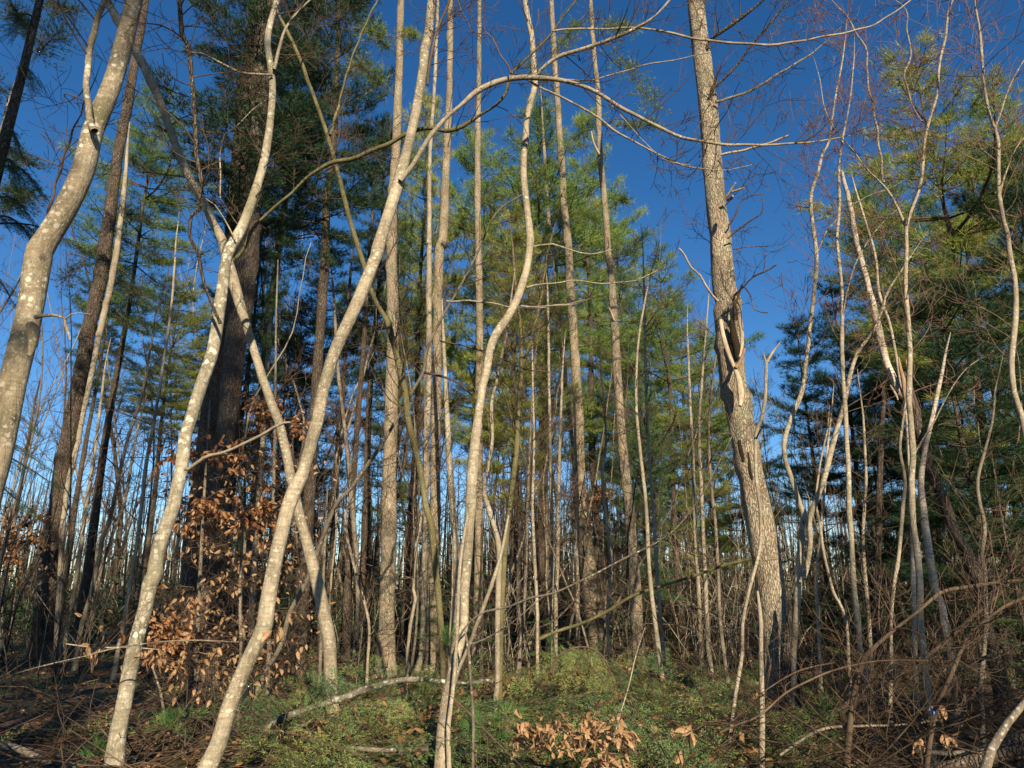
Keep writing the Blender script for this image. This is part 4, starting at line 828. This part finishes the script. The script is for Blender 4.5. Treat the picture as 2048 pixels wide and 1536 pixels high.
# far thicket: nobody could count it
def far_mass():
    g = Geo()
    for _ in range(3200):
        px = R.uniform(-500, 2550); Y = R.uniform(38, 95); X = (px-1024)/F*Y; h = R.uniform(4, 11); z = float(ground(X, Y)); r = R.uniform(.03, .09)
        a = R.randn(2)*.04*h; pts = np.array([[X, Y, z], [X+a[0]*.4+R.randn()*.1, Y, z+h*.45], [X+a[0], Y+a[1], z+h]]); g.tube(pts, [r, r*.7, r*.2], 4)
    build(g, 'far_woods', M['shadedpine'], stuff=True)  # far trunks take the bark that has shade in its colour
    bpy.data.objects['far_woods']['label'] = 'distant band of bare trunks beyond the thicket'
    g = Geo()
    for _ in range(1800):
        px = R.uniform(-500, 2550); Y = R.uniform(13, 45); X = (px-1024)/F*Y; z = float(ground(X, Y))
        h = R.uniform(.5, 2.4)*(.55 if Y < 20 and 1080 < px < 1340 else 1); a = R.rand()*6.28; twig(g, np.array([X, Y, z]), np.array([cos(a)*.5, sin(a)*.5, 1]), h, .008+Y*.0002, 1, .15, .25, (3, 4), 4, rmin=.003+Y*.00012)
    o = build(g, 'undergrowth', M['under'], stuff=True); o['label'] = 'brown twiggy undergrowth behind the clearing'
    g = Geo()
    for _ in range(480):
        px = R.choice([R.uniform(960, 1580), R.uniform(960, 1580), R.uniform(-100, 2200)]); Y = R.uniform(21.5, 32) if 1080 < px < 1340 else R.uniform(14, 27); X = (px-1024)/F*Y; z = float(ground(X, Y)); h = R.uniform(1.2, 4.6); n = 9
        p = np.array([X, Y, z]); d = norm(np.array([R.randn()*.22, R.randn()*.22, 1])); cu = R.randn(3)*.07; pts = [p]
        for k in range(n): d = norm(d+R.randn(3)*.1+cu); pts.append(pts[-1]+d*h/n)
        r = R.uniform(.006, .016); g.tube(np.array(pts), np.linspace(r, .003, n+1), 4)
        for k in (3, 5, 6, 7):
            e = norm(d+R.randn(3)*.6); g.tube(np.array([pts[k], pts[k]+e*h*.12, pts[k]+(e+R.randn(3)*.2)*h*.22]), [r*.5, r*.4, .002], 3)
    o = build(g, 'brush', M['sapling'], stuff=True); o['label'] = 'tan wispy brush of thin crooked shoots between the middle trunks'
    # evergreen and brown scrub at the back of the clearing
    gn = Geo(); PP = []; DD = []
    for _ in range(950):
        px = R.uniform(-400, 2450); Y = R.uniform(20, 75); X = (px-1024)/F*Y; z = float(ground(X, Y)); s = R.uniform(.7, 1.6)
        m = 38; q = R.randn(m, 3)*np.array([.5, .5, .45])*s; q[:, 2] = np.abs(q[:, 2])*R.uniform(1, 2.2)*(1+max(0, Y-35)/22)
        PP.append(q+np.array([X, Y, z])); DD.append(R.randn(m, 3)*.5+np.array([0, 0, .5]))
    v, q = tufts(np.vstack(PP), np.vstack(DD), 4, .32, .048); gn.quads(v, q)
    o = build(gn, 'scrub', M['needle_d'], stuff=True, smooth=False); o['label'] = 'dark low scrub at the back of the woods'
far_mass()

# ------------------------------------------------------------------ trees behind the camera (they throw the dappled shade)
def shade_pine(X, Y, H, Rr, zb):
    t = thing('pine_tree', 'tall pine behind the viewpoint, %.1f metres back and %.1f metres to the %s' % (-Y, abs(X), 'right' if X > 0 else 'left'), 'tree', (X, Y, 0), 'pines behind the viewpoint')
    g = Geo(); zz = np.linspace(-.1, H, 12); g.tube(np.c_[np.full(12, X), np.full(12, Y), zz], np.linspace(.22, .04, 12), 10); build(g, 'trunk', M['pine'], t)
    place_crown(t, 'full', X, Y, zb, Rr, H-zb, 'needle_d')
SHX = -tan(SUN_AZ)                         # shadow drift in x per metre of y
def caster(Xt, Yt, zt, back, H, Rr, zb):   # a pine 'back' metres behind the camera plane whose shade falls on (Xt,Yt)
    shade_pine(Xt - SHX*(Yt+back), -back, H, Rr, zb)
caster(-6.2, 13, 2, 10, 19.5, 1.8, 12.9)
caster(-6.1, 13, 2, 13, 21.5, 1.8, 14.4)
caster(-9.5, 20, 2, 8, 18, 2.4, 8)
caster(-14, 24, 2, 9, 19, 2.6, 8)
caster(-10.5, 16, 2, 13, 15, 2.4, 4)
caster(-5.0, 9, 1, 12, 9.5, 2.1, 3)
caster(3.9, 7, 1, 10, 9.8, 1.8, 1.5)
caster(6.2, 8, 1, 12, 13, 2.4, 2.5)
caster(10, 14, 1, 14, 14, 2.4, 4.0)
caster(5.2, 6, 1, 15, 11.3, 2.0, 2.0)
shade_pine(-4.9-SHX*(6.9+7), -7, 16.5, 1.0, 10.8)
for (X, Y, s) in [(1.9, -5, 9), (-2.2, -6, 9), (5.2, -7, 9), (-4.2, -4, 8)]:
    bare_copy(X, Y, s, R.rand()*6.28)
    o = COL.objects[-3]; o['label'] = 'bare tree standing behind the viewpoint, %.1f metres back, %.1f to the %s' % (-o.location.y, abs(o.location.x), 'right' if X > 0 else 'left'); o['group'] = 'bare trees behind the viewpoint'

# ------------------------------------------------------------------ beech saplings with dry leaves
def leaf_mesh(curl, fold):
    n = 5; g = Geo(); v = []; f = []
    for i in range(n):
        t = i/(n-1); w = .27*max(0, sin(pi*t**.8))**.9*(1-.3*t)+.004; z = curl*sin(t*2.2)*t
        v += [[t, -w, z+fold*w], [t, 0, z], [t, w, z+fold*w*.8]]
    for i in range(n-1):
        a = i*3; f += [[a, a+3, a+4, a+1], [a+1, a+4, a+5, a+2]]
    g.quads(np.array(v), np.array(f)); return g.build('leaf', M['beech'], dat=True)
LEAF = [leaf_mesh(-.35, .6), leaf_mesh(.3, 1.1), leaf_mesh(-.7, .35), leaf_mesh(.15, 1.6)]
LN = [0]
def put_leaf(parent, p, d, size, roll=None):
    me = LEAF[R.randint(4)]; o = bpy.data.objects.new('leaf', me); COL.objects.link(o); o.parent = parent
    Mx = frame(d, roll=R.rand()*6.28 if roll is None else roll)
    Q = Matrix([list(r) for r in Mx.T]).to_quaternion(); o.rotation_mode = 'QUATERNION'; o.rotation_quaternion = Q
    o.location = Vector([float(c) for c in (p-np.array(parent.location))]); o.scale = (size,)*3; LN[0] += 1
def beech(label, stem, Y, boughs, nmax, size=(.06, .10), name='beech_sapling'):
    P = to_ground(px_path(stem, Y, None, .12)); t = thing(name, label, 'tree', (P[0, 0], P[0, 1], float(ground(P[0, 0], P[0, 1]))))
    g = Geo(); g.tube(P[:, :3], P[:, 3], 8); build(g, 'trunk', M['greysap'], t)
    tips = []; gb = Geo()
    for (x0, y0, x1, y1, dy) in boughs:
        a, _ = W(x0, y0, Y); b, _ = W(x1, y1, Y+dy); n = 7
        pts = np.array([a+(b-a)*q+np.array([0, 0, .1*sin(q*3)])+R.randn(3)*.012 for q in np.linspace(0, 1, n)])
        gb.tube(pts, np.linspace(.008, .003, n), 4); tips.append((pts, 1))
        for _ in range(15):
            i = R.randint(1, n); d = norm(norm(b-a)*.7+R.randn(3)*np.array([.7, .7, .25])); twig(gb, pts[i-1], d, R.uniform(.25, .6), .003, 1, .0, .15, (1, 2), 4, tips)
    build(gb, 'branch', M['twig'], t, stuff=True)
    L = []
    for pts, _ in tips:
        for i in range(1, len(pts)):
            for _ in range(2):
                q = pts[i-1]+(pts[i]-pts[i-1])*R.rand(); d = norm(norm(pts[i]-pts[i-1])*.45+np.array([0, 0, -.75])+R.randn(3)*.4); L.append((q, d))
    R.shuffle(L) if False else None
    idx = R.permutation(len(L))[:nmax]
    for i in idx: put_leaf(t, L[i][0], L[i][1], R.uniform(*size))
    rest = [q for k, q in enumerate(L) if k not in set(idx)][:480]
    if rest:
        src = Geo(); me = LEAF[0]; V = np.array([v.co[:] for v in me.vertices]); src.quads(V, np.array([list(p.vertices) for p in me.polygons])); g = Geo()
        for (q, d) in rest: stamp(g, src, q, frame(d, roll=R.rand()*6.28), R.uniform(*size))
        build(g, 'crown', M['rust'], t, stuff=True)
    return t
bs = []
for y in (900, 945, 985, 1030, 1075, 1120, 1165, 1215, 1260, 1310, 1350):
    bs.append((400, y+20, 400+R.uniform(-70, -20), y+R.uniform(-10, 25), R.uniform(-.6, .3)))
    bs.append((400, y+20, 400+R.uniform(50, 130), y+R.uniform(-20, 30), R.uniform(-.8, .2)))
beech('beech sapling thick with dry copper leaves in front of the massive double pine', '392,1400,10 394,1300,9 400,1150,8 408,1000,6 415,880,4 420,800,3', 10.2, bs, 300)
bs = []
for y in (850, 910, 960, 1010, 1050, 1090, 1130, 1170, 1220, 1270):
    bs.append((548, y+20, 548+R.uniform(-80, -20), y+R.uniform(-20, 20), R.uniform(-.6, .3)))
    bs.append((548, y+20, 548+R.uniform(30, 110), y+R.uniform(-20, 20), R.uniform(-.6, .3)))
beech('taller beech sapling with scattered dry leaves between the crossing maples', '535,1380,10 540,1250,9 545,1050,8 550,850,6 552,650,4 556,520,3', 11.4, bs, 290)
bs = [(650, y+15, 650+R.uniform(30, 110), y+R.uniform(-20, 20), R.uniform(-.6, .3)) for y in (1010, 1050, 1090, 1140, 1170, 1200, 1225)] + [(650, y+15, 650-R.uniform(20, 70), y+R.uniform(-20, 20), .2) for y in (960, 1040, 1120, 1200)]
bs = [(480, y+15, x, y, R.uniform(-.8, .5)) for y in (1030, 1100, 1160, 1230, 1290, 1340) for x in (400+R.uniform(-40, 20), 560+R.uniform(-30, 40))]
beech('bushy rust-leaved beech filling the space between left maple and leaning maple', '478,1400,8 482,1300,7 480,1180,6 486,1040,4', 9.4, bs, 200)
beech('small beech with bright tan leaves just right of the crossing maples', '640,1340,8 645,1200,7 650,1080,5 655,980,3', 12.0, bs, 200)
bs = [(300, 1320, x, y, 0) for x, y in ((330, 1240), (350, 1300), (370, 1340), (410, 1290), (440, 1330), (390, 1390), (450, 1380), (480, 1350), (500, 1280), (250, 1300))]
beech('low spreading beech bough with curled leaves near the ground left of the leaning maple', '330,1440,6 320,1380,5 300,1320,4', 8.2, bs, 150)
bs = [(0, 1120, x, y, R.uniform(-1, 1)) for x, y in ((60, 1040), (80, 1080), (40, 1130), (90, 1160), (-40, 1060), (60, 1200), (20, 1020))]
beech('distant rusty-leaved beech at the left edge', '-10,1280,9 -5,1180,8 0,1100,6 10,1010,4', 15.5, bs, 170, (.08, .12))
bs = [(1150, y+10, 1150+R.uniform(-40, 60), y+R.uniform(-20, 20), R.uniform(-1, 1)) for y in (1000, 1030, 1060, 1090, 1120)]
beech('far small beech with orange leaves behind the flared pine', '1180,1280,7 1165,1150,6 1150,1010,4', 23.0, bs, 90, (.09, .13))

# ------------------------------------------------------------------ heap of cut boughs
ST = [bough_template(seed=s, L=R.uniform(.6, 1.0), W_=R.uniform(.24, .38), ns=10, nl=.027, nwid=.0065, dens=.023, droop=R.uniform(.1, .5)) for s in range(7)]
def heap_h(x, y):
    h = 0
    for (cx, cy, rx, ry, hh) in [(-.35, 6.6, 1.5, 1.5, .55), (.9, 6.6, 1.6, 1.5, .62), (.6, 9.5, 2.4, 2.0, .38), (2.1, 8.0, 1.5, 2.0, .45), (-1.3, 7.8, 1.5, 2.2, .38), (-3.2, 10.5, 2.0, 1.8, .15), (1.6, 12, 2.2, 2.0, .45), (-1.6, 12.5, 2.0, 2.0, .2)]:
        h = np.maximum(h, 1.2*hh*np.exp(-((x-cx)/rx)**2-((y-cy)/ry)**2))
    return h
def slash():
    gn = Geo(); gw = Geo(); n = 0
    while n < 660:
        y = 4.6+11*R.rand()**1.5; px = R.uniform(560, 1560); x = (px-1024)/F*y
        if px < 560 or px > 1560: continue
        h = heap_h(x, y)
        if h < .09: continue
        n += 1
        z = float(ground(x, y))+h*R.uniform(.5, 1.1); a = R.rand()*6.28
        d = np.array([cos(a), sin(a)-.35, R.uniform(-.35, .5)]); tw, tn = ST[R.randint(7)]; s = R.uniform(.6, 1.2)
        if n % 4 == 0: z += .06+.12*R.rand(); d = np.array([cos(a)*.7, -.6, -.9]); s *= 1.15
        if n % 9 == 0: d = np.array([cos(a), -.3, R.uniform(.2, .6)]); s *= .9
        Mx = frame(norm(d), roll=R.randn()*.6); p = np.array([x, y, z]); stamp(gn, tn, p, Mx, s)
        stamp(gw, tw, p, Mx, s)
    o = build(gn, 'cut_boughs', M['slash'], stuff=True, smooth=False); o['label'] = 'heap of cut evergreen boughs on the clearing floor'
    o = build(gw, 'bough_twigs', M['twig'], stuff=True); o['label'] = 'brown twigs of the cut boughs'
    # a body of packed debris under the boughs
    g = Geo(); xs = np.arange(-6, 6.01, .12); ys = np.arange(4.2, 16, .12); X, Yg = np.meshgrid(xs, ys)
    Z = ground(X, Yg)+heap_h(X, Yg)*.72-.06+(R.rand(*X.shape)-.5)*.09*(heap_h(X, Yg)>.1)
    v = np.stack([X, Yg, Z], -1).reshape(-1, 3); nx = len(xs); i = np.arange(len(ys)-1)[:, None]*nx; j = np.arange(nx-1)[None]
    g.quads(v, np.stack([i+j, i+j+1, i+nx+j+1, i+nx+j], -1).reshape(-1, 4))
    m = foliage('packed_debris', [(.3, (.018, .022, .009)), (.5, (.045, .05, .018)), (.7, (.09, .065, .03))], 9, .0, 0.)
    o = build(g, 'brush_mound', m); o['kind'] = 'structure'
slash()
# litter on the floor: leaves, small sticks, moss sprigs
def litter():
    n = 16000; px = R.uniform(-150, 2200, n); y = 4.5+17*R.rand(n)**1.2; x = (px-1024)/F*y
    z = ground(x, y)+np.maximum(heap_h(x, y)*.72-.06, 0)+R.rand(n)*.05+.015
    c = np.stack([x, y, z], 1); a = R.rand(n)*6.28; s = R.uniform(.025, .055, n)
    u = np.stack([np.cos(a), np.sin(a), R.randn(n)*.4], 1)*s[:, None]; w = np.stack([-np.sin(a), np.cos(a), R.randn(n)*.4], 1)*s[:, None]*.55
    v = np.stack([c-u, c-w, c+u, c+w], 1).reshape(-1, 3); i = np.arange(n)*4
    g = Geo(); g.quads(v, np.stack([i, i+1, i+2, i+3], 1)); m = 1500; y2 = 4.8+9*R.rand(m)**1.2; x2 = (R.uniform(600, 1540, m)-1024)/F*y2; c = np.stack([x2, y2, ground(x2, y2)+heap_h(x2, y2)*R.uniform(.7, 1.05, m)+.03], 1)
    a = R.rand(m)*6.28; s2 = R.uniform(.02, .04, m)[:, None]; u = np.stack([np.cos(a), np.sin(a), R.randn(m)*.5], 1)*s2; w = np.stack([-np.sin(a), np.cos(a), R.randn(m)*.5], 1)*s2*.55
    i = np.arange(m)*4; g.quads(np.stack([c-u, c-w, c+u, c+w], 1).reshape(-1, 3), np.stack([i, i+1, i+2, i+3], 1)); o = build(g, 'leaf_litter', M['litter'], stuff=True, smooth=False); o['label'] = 'brown fallen leaves strewn over the forest floor'
    g = Geo()
    for _ in range(900):
        px = R.choice([R.uniform(-150, 700), R.uniform(-150, 700), R.uniform(1450, 2200), R.uniform(700, 1450)]); y = 5+14*R.rand()**1.1; x = (px-1024)/F*y; z = float(ground(x, y)+max(heap_h(x, y)*.8-.02, 0))+.02; a = R.rand()*6.28
        twig(g, np.array([x, y, z]), np.array([cos(a), sin(a), R.uniform(-.05, .35)]), R.uniform(.2, 1.2), R.uniform(.003, .010), R.choice([0, 1]), -.05, .2, (1, 3), 5, rmin=.002)
    o = build(g, 'stick_litter', M['twig'], stuff=True); o['label'] = 'dead sticks lying over the forest floor'
    # low green sprigs and moss carpet
    m = 9000; px = R.uniform(-150, 1700, m); y = 6+14*R.rand(m); x = (px-1024)/F*y
    keep = (np.sin(x*1.3+y*.6)+np.sin(x*.5-y*1.1+1)) > -.1; keep &= heap_h(x, y) < .12; x = x[keep]; y = y[keep]
    P = np.stack([x, y, ground(x, y)+.01], 1); D = R.randn(len(P), 3)*.6+np.array([0, 0, .8])
    v, q = tufts(P, D, 5, .08, .012); g = Geo(); g.quads(v, q); o = build(g, 'ground_cover', M['slash'], stuff=True, smooth=False); o['label'] = 'low green sprigs and moss over the forest floor'
litter()
# tangle of dead branches bottom right
def tangle():
    g = Geo()
    for _ in range(260):
        y = R.uniform(4.6, 9.5); px = R.uniform(1560, 2300) if R.rand() < .8 else R.uniform(1400, 1600); x = (px-1024)/F*y; z = float(ground(x, y))+R.uniform(.0, .5)*R.rand()
        a = R.choice([0.1, 3.0])+R.randn()*.6; twig(g, np.array([x, y, z]), np.array([cos(a), sin(a)*.7, R.uniform(0, .9)]), R.uniform(.6, 1.9), R.uniform(.004, .011), 2, .0, .2, (2, 4), 6, rmin=.0018)
    o = build(g, 'branch_tangle', M['under'], stuff=True); o['label'] = 'tangle of dead brown branches low on the right'
    g = Geo()
    for _ in range(150):
        y = R.uniform(5.0, 9.5); px = R.uniform(-150, 620); x = (px-1024)/F*y; z = float(ground(x, y))+R.uniform(.0, .2)
        a = R.choice([0.1, 3.0])+R.randn()*.5; twig(g, np.array([x, y, z]), np.array([cos(a), sin(a)*.7, R.uniform(0, .35)]), R.uniform(.5, 1.8), R.uniform(.004, .011), 1, -.03, .2, (2, 4), 6, rmin=.0018)
    o = build(g, 'fallen_branches', M['twig'], stuff=True); o['label'] = 'grey fallen branches strewn low on the left'
tangle()

# ------------------------------------------------------------------ logs, long sticks, bent top
def lying(name, label, s, Y0, Y1, mk, sides=12, rough=.08, cat='log', twn=0):
    P = px_path(s, Y0, Y1, .06); t = thing(name, label, cat, P[0, :3]) if twn else None
    g = Geo(); g.tube(P[:, :3], P[:, 3], sides, cap=True, rough=rough)
    if twn:
        build(g, 'stem', M[mk], t); g2 = Geo(); twigs_on(g2, P, twn, .2, 1, (.2, .6), .003, 1, .1); build(g2, 'twig', M['twig'], t, stuff=True)
    else:
        o = g.build(name, M[mk], None, True, P[0, :3]); o.location = Vector([float(c) for c in P[0, :3]]); TRI[0] += g.tri; o['label'] = label; o['category'] = cat
lying('log', 'rotting log crusted with white lichen, arching over the green heap left of centre', '530,1462,10 547,1446,13 581,1430,13 649,1407,13 684,1397,13 735,1377,14 787,1363,12 838,1358,10 872,1362,9 923,1366,8 985,1362,7', 7.4, 8.2, 'log', 14, .14, twn=6)
lying('log', 'bare grey log in the bottom left corner', '-60,1470,15 0,1489,14 34,1496,14 85,1520,13 137,1530,12 200,1550,10', 6.9, 6.6, 'greysap')
lying('log', 'dark fallen log between the two front maples at the bottom', '250,1525,13 297,1519,13 350,1516,15 400,1520,15 450,1530,13', 6.9, 7.1, 'shadedpine')
lying('log', 'half-buried stick log under the cut boughs at the bottom centre', '690,1495,8 760,1500,9 870,1500,9 960,1512,8 1010,1530,7', 6.0, 5.6, 'greysap')
lying('log', 'thick fallen trunk rising out of the bottom right tangle', '1480,1560,22 1495,1536,20 1553,1500,19 1615,1459,17 1707,1404,18 1758,1366,15 1820,1330,13 1878,1295,13 1946,1233,12 2010,1180,9', 6.6, 8.2, 'twig', twn=10)  # dark twig bark stands in for shade on the trunk
lying('log', 'heavy brown log at the bottom right corner', '1880,1545,30 1960,1520,34 2030,1490,38 2110,1455,40', 5.6, 5.4, 'shadedpine', 16)
lying('log', 'short pale log lying behind the twigs low on the right', '1830,1500,7 1890,1507,9 1950,1503,10 2000,1500,8', 6.2, 6.1, 'sapling')
lying('fallen_pole', 'long olive pole leaning between the flared pine and the big leaning pine', '1057,1288,7 1111,1264,7 1163,1247,7 1214,1223,7 1265,1192,7 1330,1170,6 1399,1148,6 1450,1130,6 1502,1118,5', 12.8, 11.0, 'olive', 8, cat='pole', twn=8)
lying('fallen_branch', 'long thin branch lying level across the left of the clearing', '0,1356,3 85,1332,3 171,1312,3 239,1295,3.5 359,1281,3.5 478,1284,3', 5.2, 5.5, 'greysap', 6, cat='branch', twn=6)
lying('fallen_branch', 'pale thin stick lying level beside the foot of the left maple', '133,1288,3 191,1295,3 260,1295,3 330,1300,2', 7.4, 7.4, 'sapling', 6, cat='branch', twn=3)
lying('fallen_branch', 'long reddish whip arching across the lower right from the brush heap', '1440,1465,4 1468,1452,4 1519,1431,4 1570,1387,4 1621,1360,4 1673,1339,3.5 1758,1322,3 1861,1322,2.5 1905,1330,2', 4.9, 4.9, 'twig', 6, cat='branch', twn=7)
lying('fallen_branch', 'thin reddish whip rising to the right in front of the splintered pine foot', '1468,1440,3 1519,1390,3 1580,1350,3 1620,1335,3 1670,1325,2', 5.4, 5.6, 'twig', 5, cat='branch', twn=3)
lying('fallen_branch', 'thin brown rod slanting down to the right in front of the cut boughs', '880,1375,3 920,1408,3 960,1450,3 1010,1500,3 1050,1540,3', 4.9, 4.5, 'redtwig', 5, cat='branch')
lying('fallen_branch', 'slim pale rod standing up right of the copper leaves on the brush heap', '1228,1475,4 1240,1430,3 1258,1370,3 1272,1310,2.5 1290,1255,2', 5.2, 5.6, 'sapling', 5, cat='branch')
lying('fallen_branch', 'curved grey branch sweeping low through the right tangle', '1560,1510,6 1640,1460,6 1730,1452,5 1800,1450,4 1880,1440,3', 5.4, 5.3, 'greysap', 6, cat='branch', twn=5)
lying('fallen_branch', 'dark branch crossing behind the right saplings at knee height', '1880,1370,9 1910,1345,9 1960,1320,8 2010,1300,8 2070,1280,7', 7.0, 6.6, 'shadedpine', 8, cat='branch', twn=6)
lying('fallen_branch', 'dark slanting branch between flared pine foot and its neighbours', '1060,1262,3 1110,1240,4 1150,1200,4 1168,1180,4', 14, 14, 'shadedpine', 6, cat='branch')

def bent_top():
    Pp = px_path('1100,1345,6 1112,1318,6 1132,1302,6 1158,1294,5 1184,1297,5 1205,1312,4 1218,1336,4 1226,1362,3 1240,1400,2', 8.6, 8.0, .07)
    t = thing('bent_evergreen', 'drooping green evergreen bough arching over the brush heap in front of the flared pine', 'bough', Pp[0, :3])
    g = Geo(); g.tube(Pp[:, :3], Pp[:, 3]*.8, 6); build(g, 'stem', M['twig'], t)
    gn = Geo(); gw = Geo()
    for i in range(int(len(Pp)*.35), len(Pp)):
        for _ in range(2):
            d = norm(np.array([R.randn()*.3-.25, -.2+R.randn()*.4, -1.])); tw, tn = ST[R.randint(7)]; s = R.choice([.3, .45, .6, .85])*R.uniform(.8, 1.1)
            Mx = frame(d, up=np.array([0, -1., .2]), roll=R.randn()*.9); stamp(gn, tn, Pp[i, :3], Mx, s); stamp(gw, tw, Pp[i, :3], Mx, s)
    build(gn, 'crown', M['slash'], t, smooth=False); build(gw, 'twig', M['twig'], t, stuff=True)
bent_top()

# white pine seedlings with long soft needles
def seedling(px, py, Y, label, r=.16, n=9):
    c, t = W(px, py, Y); z0 = float(ground(c[0], Y)); th = thing('pine_seedling', label, 'seedling', (c[0], Y, z0))
    g = Geo(); g.tube(np.array([[c[0], Y, z0-.03], c]), [.006, .004], 5); PP = []; DD = []
    for k in range(n):
        d = norm(np.array([R.randn(), R.randn(), abs(R.randn())*.6])); e = c+d*R.uniform(.4, 1)*r; g.tube(np.array([c, e]), [.003, .002], 3); PP += [e, c+(e-c)*.6]; DD += [d, d]
    build(g, 'stem', M['twig'], th); v, q = tufts(np.array(PP), np.array(DD), 26, .13, .0035, .7); gn = Geo(); gn.quads(v, q); build(gn, 'crown', M['sprig'], th, smooth=False)
seedling(330, 1462, 6.6, 'bright green long-needled pine seedling between the front maples')
seedling(372, 1440, 6.9, 'second pine seedling, closest to the clean-barked leaning maple', .12, 6)
seedling(200, 1515, 6.2, 'small green pine seedling by the foot of the left maple', .12, 7)
seedling(1640, 1440, 6.6, 'dark pine seedling beside the splintered pine foot', .2, 10)
seedling(1620, 1490, 6.2, 'low pine seedling at the bottom below the splintered foot', .18, 8)
seedling(975, 1475, 5.2, 'pine sprig with hanging needles at the bottom right of the wavy maple', .14, 7)
seedling(1010, 1440, 5.6, 'pine sprig on the heap left of the copper leaves', .12, 6)
seedling(895, 1285, 8.5, 'pale green pine sprig behind the wavy maple foot', .14, 8)

# copper beech leaves lying on the heap, and the low oak leaves
def leaf_spray(label, pts_px, Y, n, sx, sy, size=(.055, .085)):
    c, t = W(pts_px[0], pts_px[1], Y); th = thing('beech_sprig', label, 'branch', c); g = Geo(); tips = []
    for _ in range(max(4, n//5)):
        q, _t = W(pts_px[0]+R.uniform(-sx, sx), pts_px[1]+R.uniform(-sy, sy), Y+R.uniform(-.35, .35)); a = c+np.array([0, 0, -.12])
        m = 6; P = np.array([a+(q-a)*f+np.array([0, 0, .06*sin(f*3)]) for f in np.linspace(0, 1, m)]); g.tube(P, np.linspace(.004, .0015, m), 4); tips.append(P)
    build(g, 'stem', M['twig'], th)
    for i in range(n):
        P = tips[i % len(tips)]; f = R.uniform(.35, 1)*5; k = min(4, int(f)); q = P[k]+(P[k+1]-P[k])*(f-k)+R.randn(3)*.015
        put_leaf(th, q, norm(np.array([R.randn()*.6, -.15+R.randn()*.35, -.8+R.randn()*.35])), R.uniform(*size))
leaf_spray('spray of copper beech leaves on the brush heap, right and larger one', (1165, 1470), 4.9, 120, 88, 52, (.045, .075))
leaf_spray('spray of copper beech leaves on the brush heap, left one', (1068, 1458), 4.9, 70, 55, 52, (.045, .075))
leaf_spray('sparse copper leaves along a twig right of the big leaf spray', (1270, 1475), 5.0, 26, 45, 18)
leaf_spray('few dry leaves at the bottom edge under the leaf spray', (1215, 1525), 4.9, 40, 50, 12)
leaf_spray('curled pale leaf cluster standing alone on the right of the heap', (1378, 1460), 5.0, 5, 8, 10, (.07, .10))
leaf_spray('pair of dry leaves at the bottom right of the heap', (1366, 1515), 4.8, 5, 6, 12)
leaf_spray('two large curled leaves hanging beside the leaning clean-barked maple', (552, 1262), 4.8, 4, 10, 10, (.07, .10))
leaf_spray('dry leaves hanging low right of the leaning maple foot', (505, 1385), 5.2, 5, 16, 16, (.06, .09))
leaf_spray('scattered hanging leaves left of the left maple', (190, 1310), 5.6, 6, 26, 20, (.055, .085))
leaf_spray('dry leaves hanging right of the left maple trunk', (300, 1310), 5.6, 10, 28, 22, (.055, .08))
leaf_spray('brown oak-like leaves beside the scrap of blue tape', (1880, 1420), 5.2, 8, 16, 14, (.06, .09))
leaf_spray('curled brown leaves on the floor below the blue tape', (1895, 1478), 5.4, 7, 14, 16, (.06, .09))
leaf_spray('orange dry leaves in the bottom right tangle', (1840, 1495), 5.4, 7, 16, 10, (.06, .08))

# moss tufts on the crossing maple
def moss_tufts():
    t = HERO['T5'][0]
    for (x, y, s) in ((617, 1132, 9), (631, 1151, 8), (647, 1235, 17), (658, 1301, 10), (655, 1316, 6)):
        p, tt = W(x, y, 8.45-.16); g = Geo(); r = s*tt/F*.55
        P = p+R.randn(110, 3)*np.array([r*.6, .01, r*.6]); D = R.randn(110, 3)*.7+np.array([0, -1, 0]); v, q = tufts(P, D, 3, .014, .004); g.quads(v, q)
        build(g, 'moss_tuft', M['moss'], t, stuff=True, smooth=False)
moss_tufts()

# scrap of blue tape tied to the stem
def tape():
    m, nt, out = mat('blue_tape'); p = N(nt, 'ShaderNodeBsdfPrincipled', i_Roughness=.35); p.inputs['Base Color'].default_value = (.01, .14, .48, 1); nt.links.new(p.outputs[0], out.inputs[0])
    c, t = W(1870, 1425, 4.85); g = Geo(); n = 9
    rows = []
    for i in range(n):
        f = i/(n-1); q, _ = W(1873-15*f, 1427-9*f+2*sin(f*6), 4.82-.02*sin(f*5)); rows += [q+np.array([.002, 0, .009]), q-np.array([.002, .004, .009])]
    v = np.array(rows); qd = np.array([[2*i, 2*i+1, 2*i+3, 2*i+2] for i in range(n-1)])
    g.quads(v, qd)
    o = g.build('marking_tape', m, None, True, c); o.location = Vector([float(k) for k in c]); o['label'] = 'scrap of bright blue tape tied round a grey stem low on the right'; o['category'] = 'tape'
tape()

open('/tmp/tri.txt','w').write(str(TRI[0])) if False else None
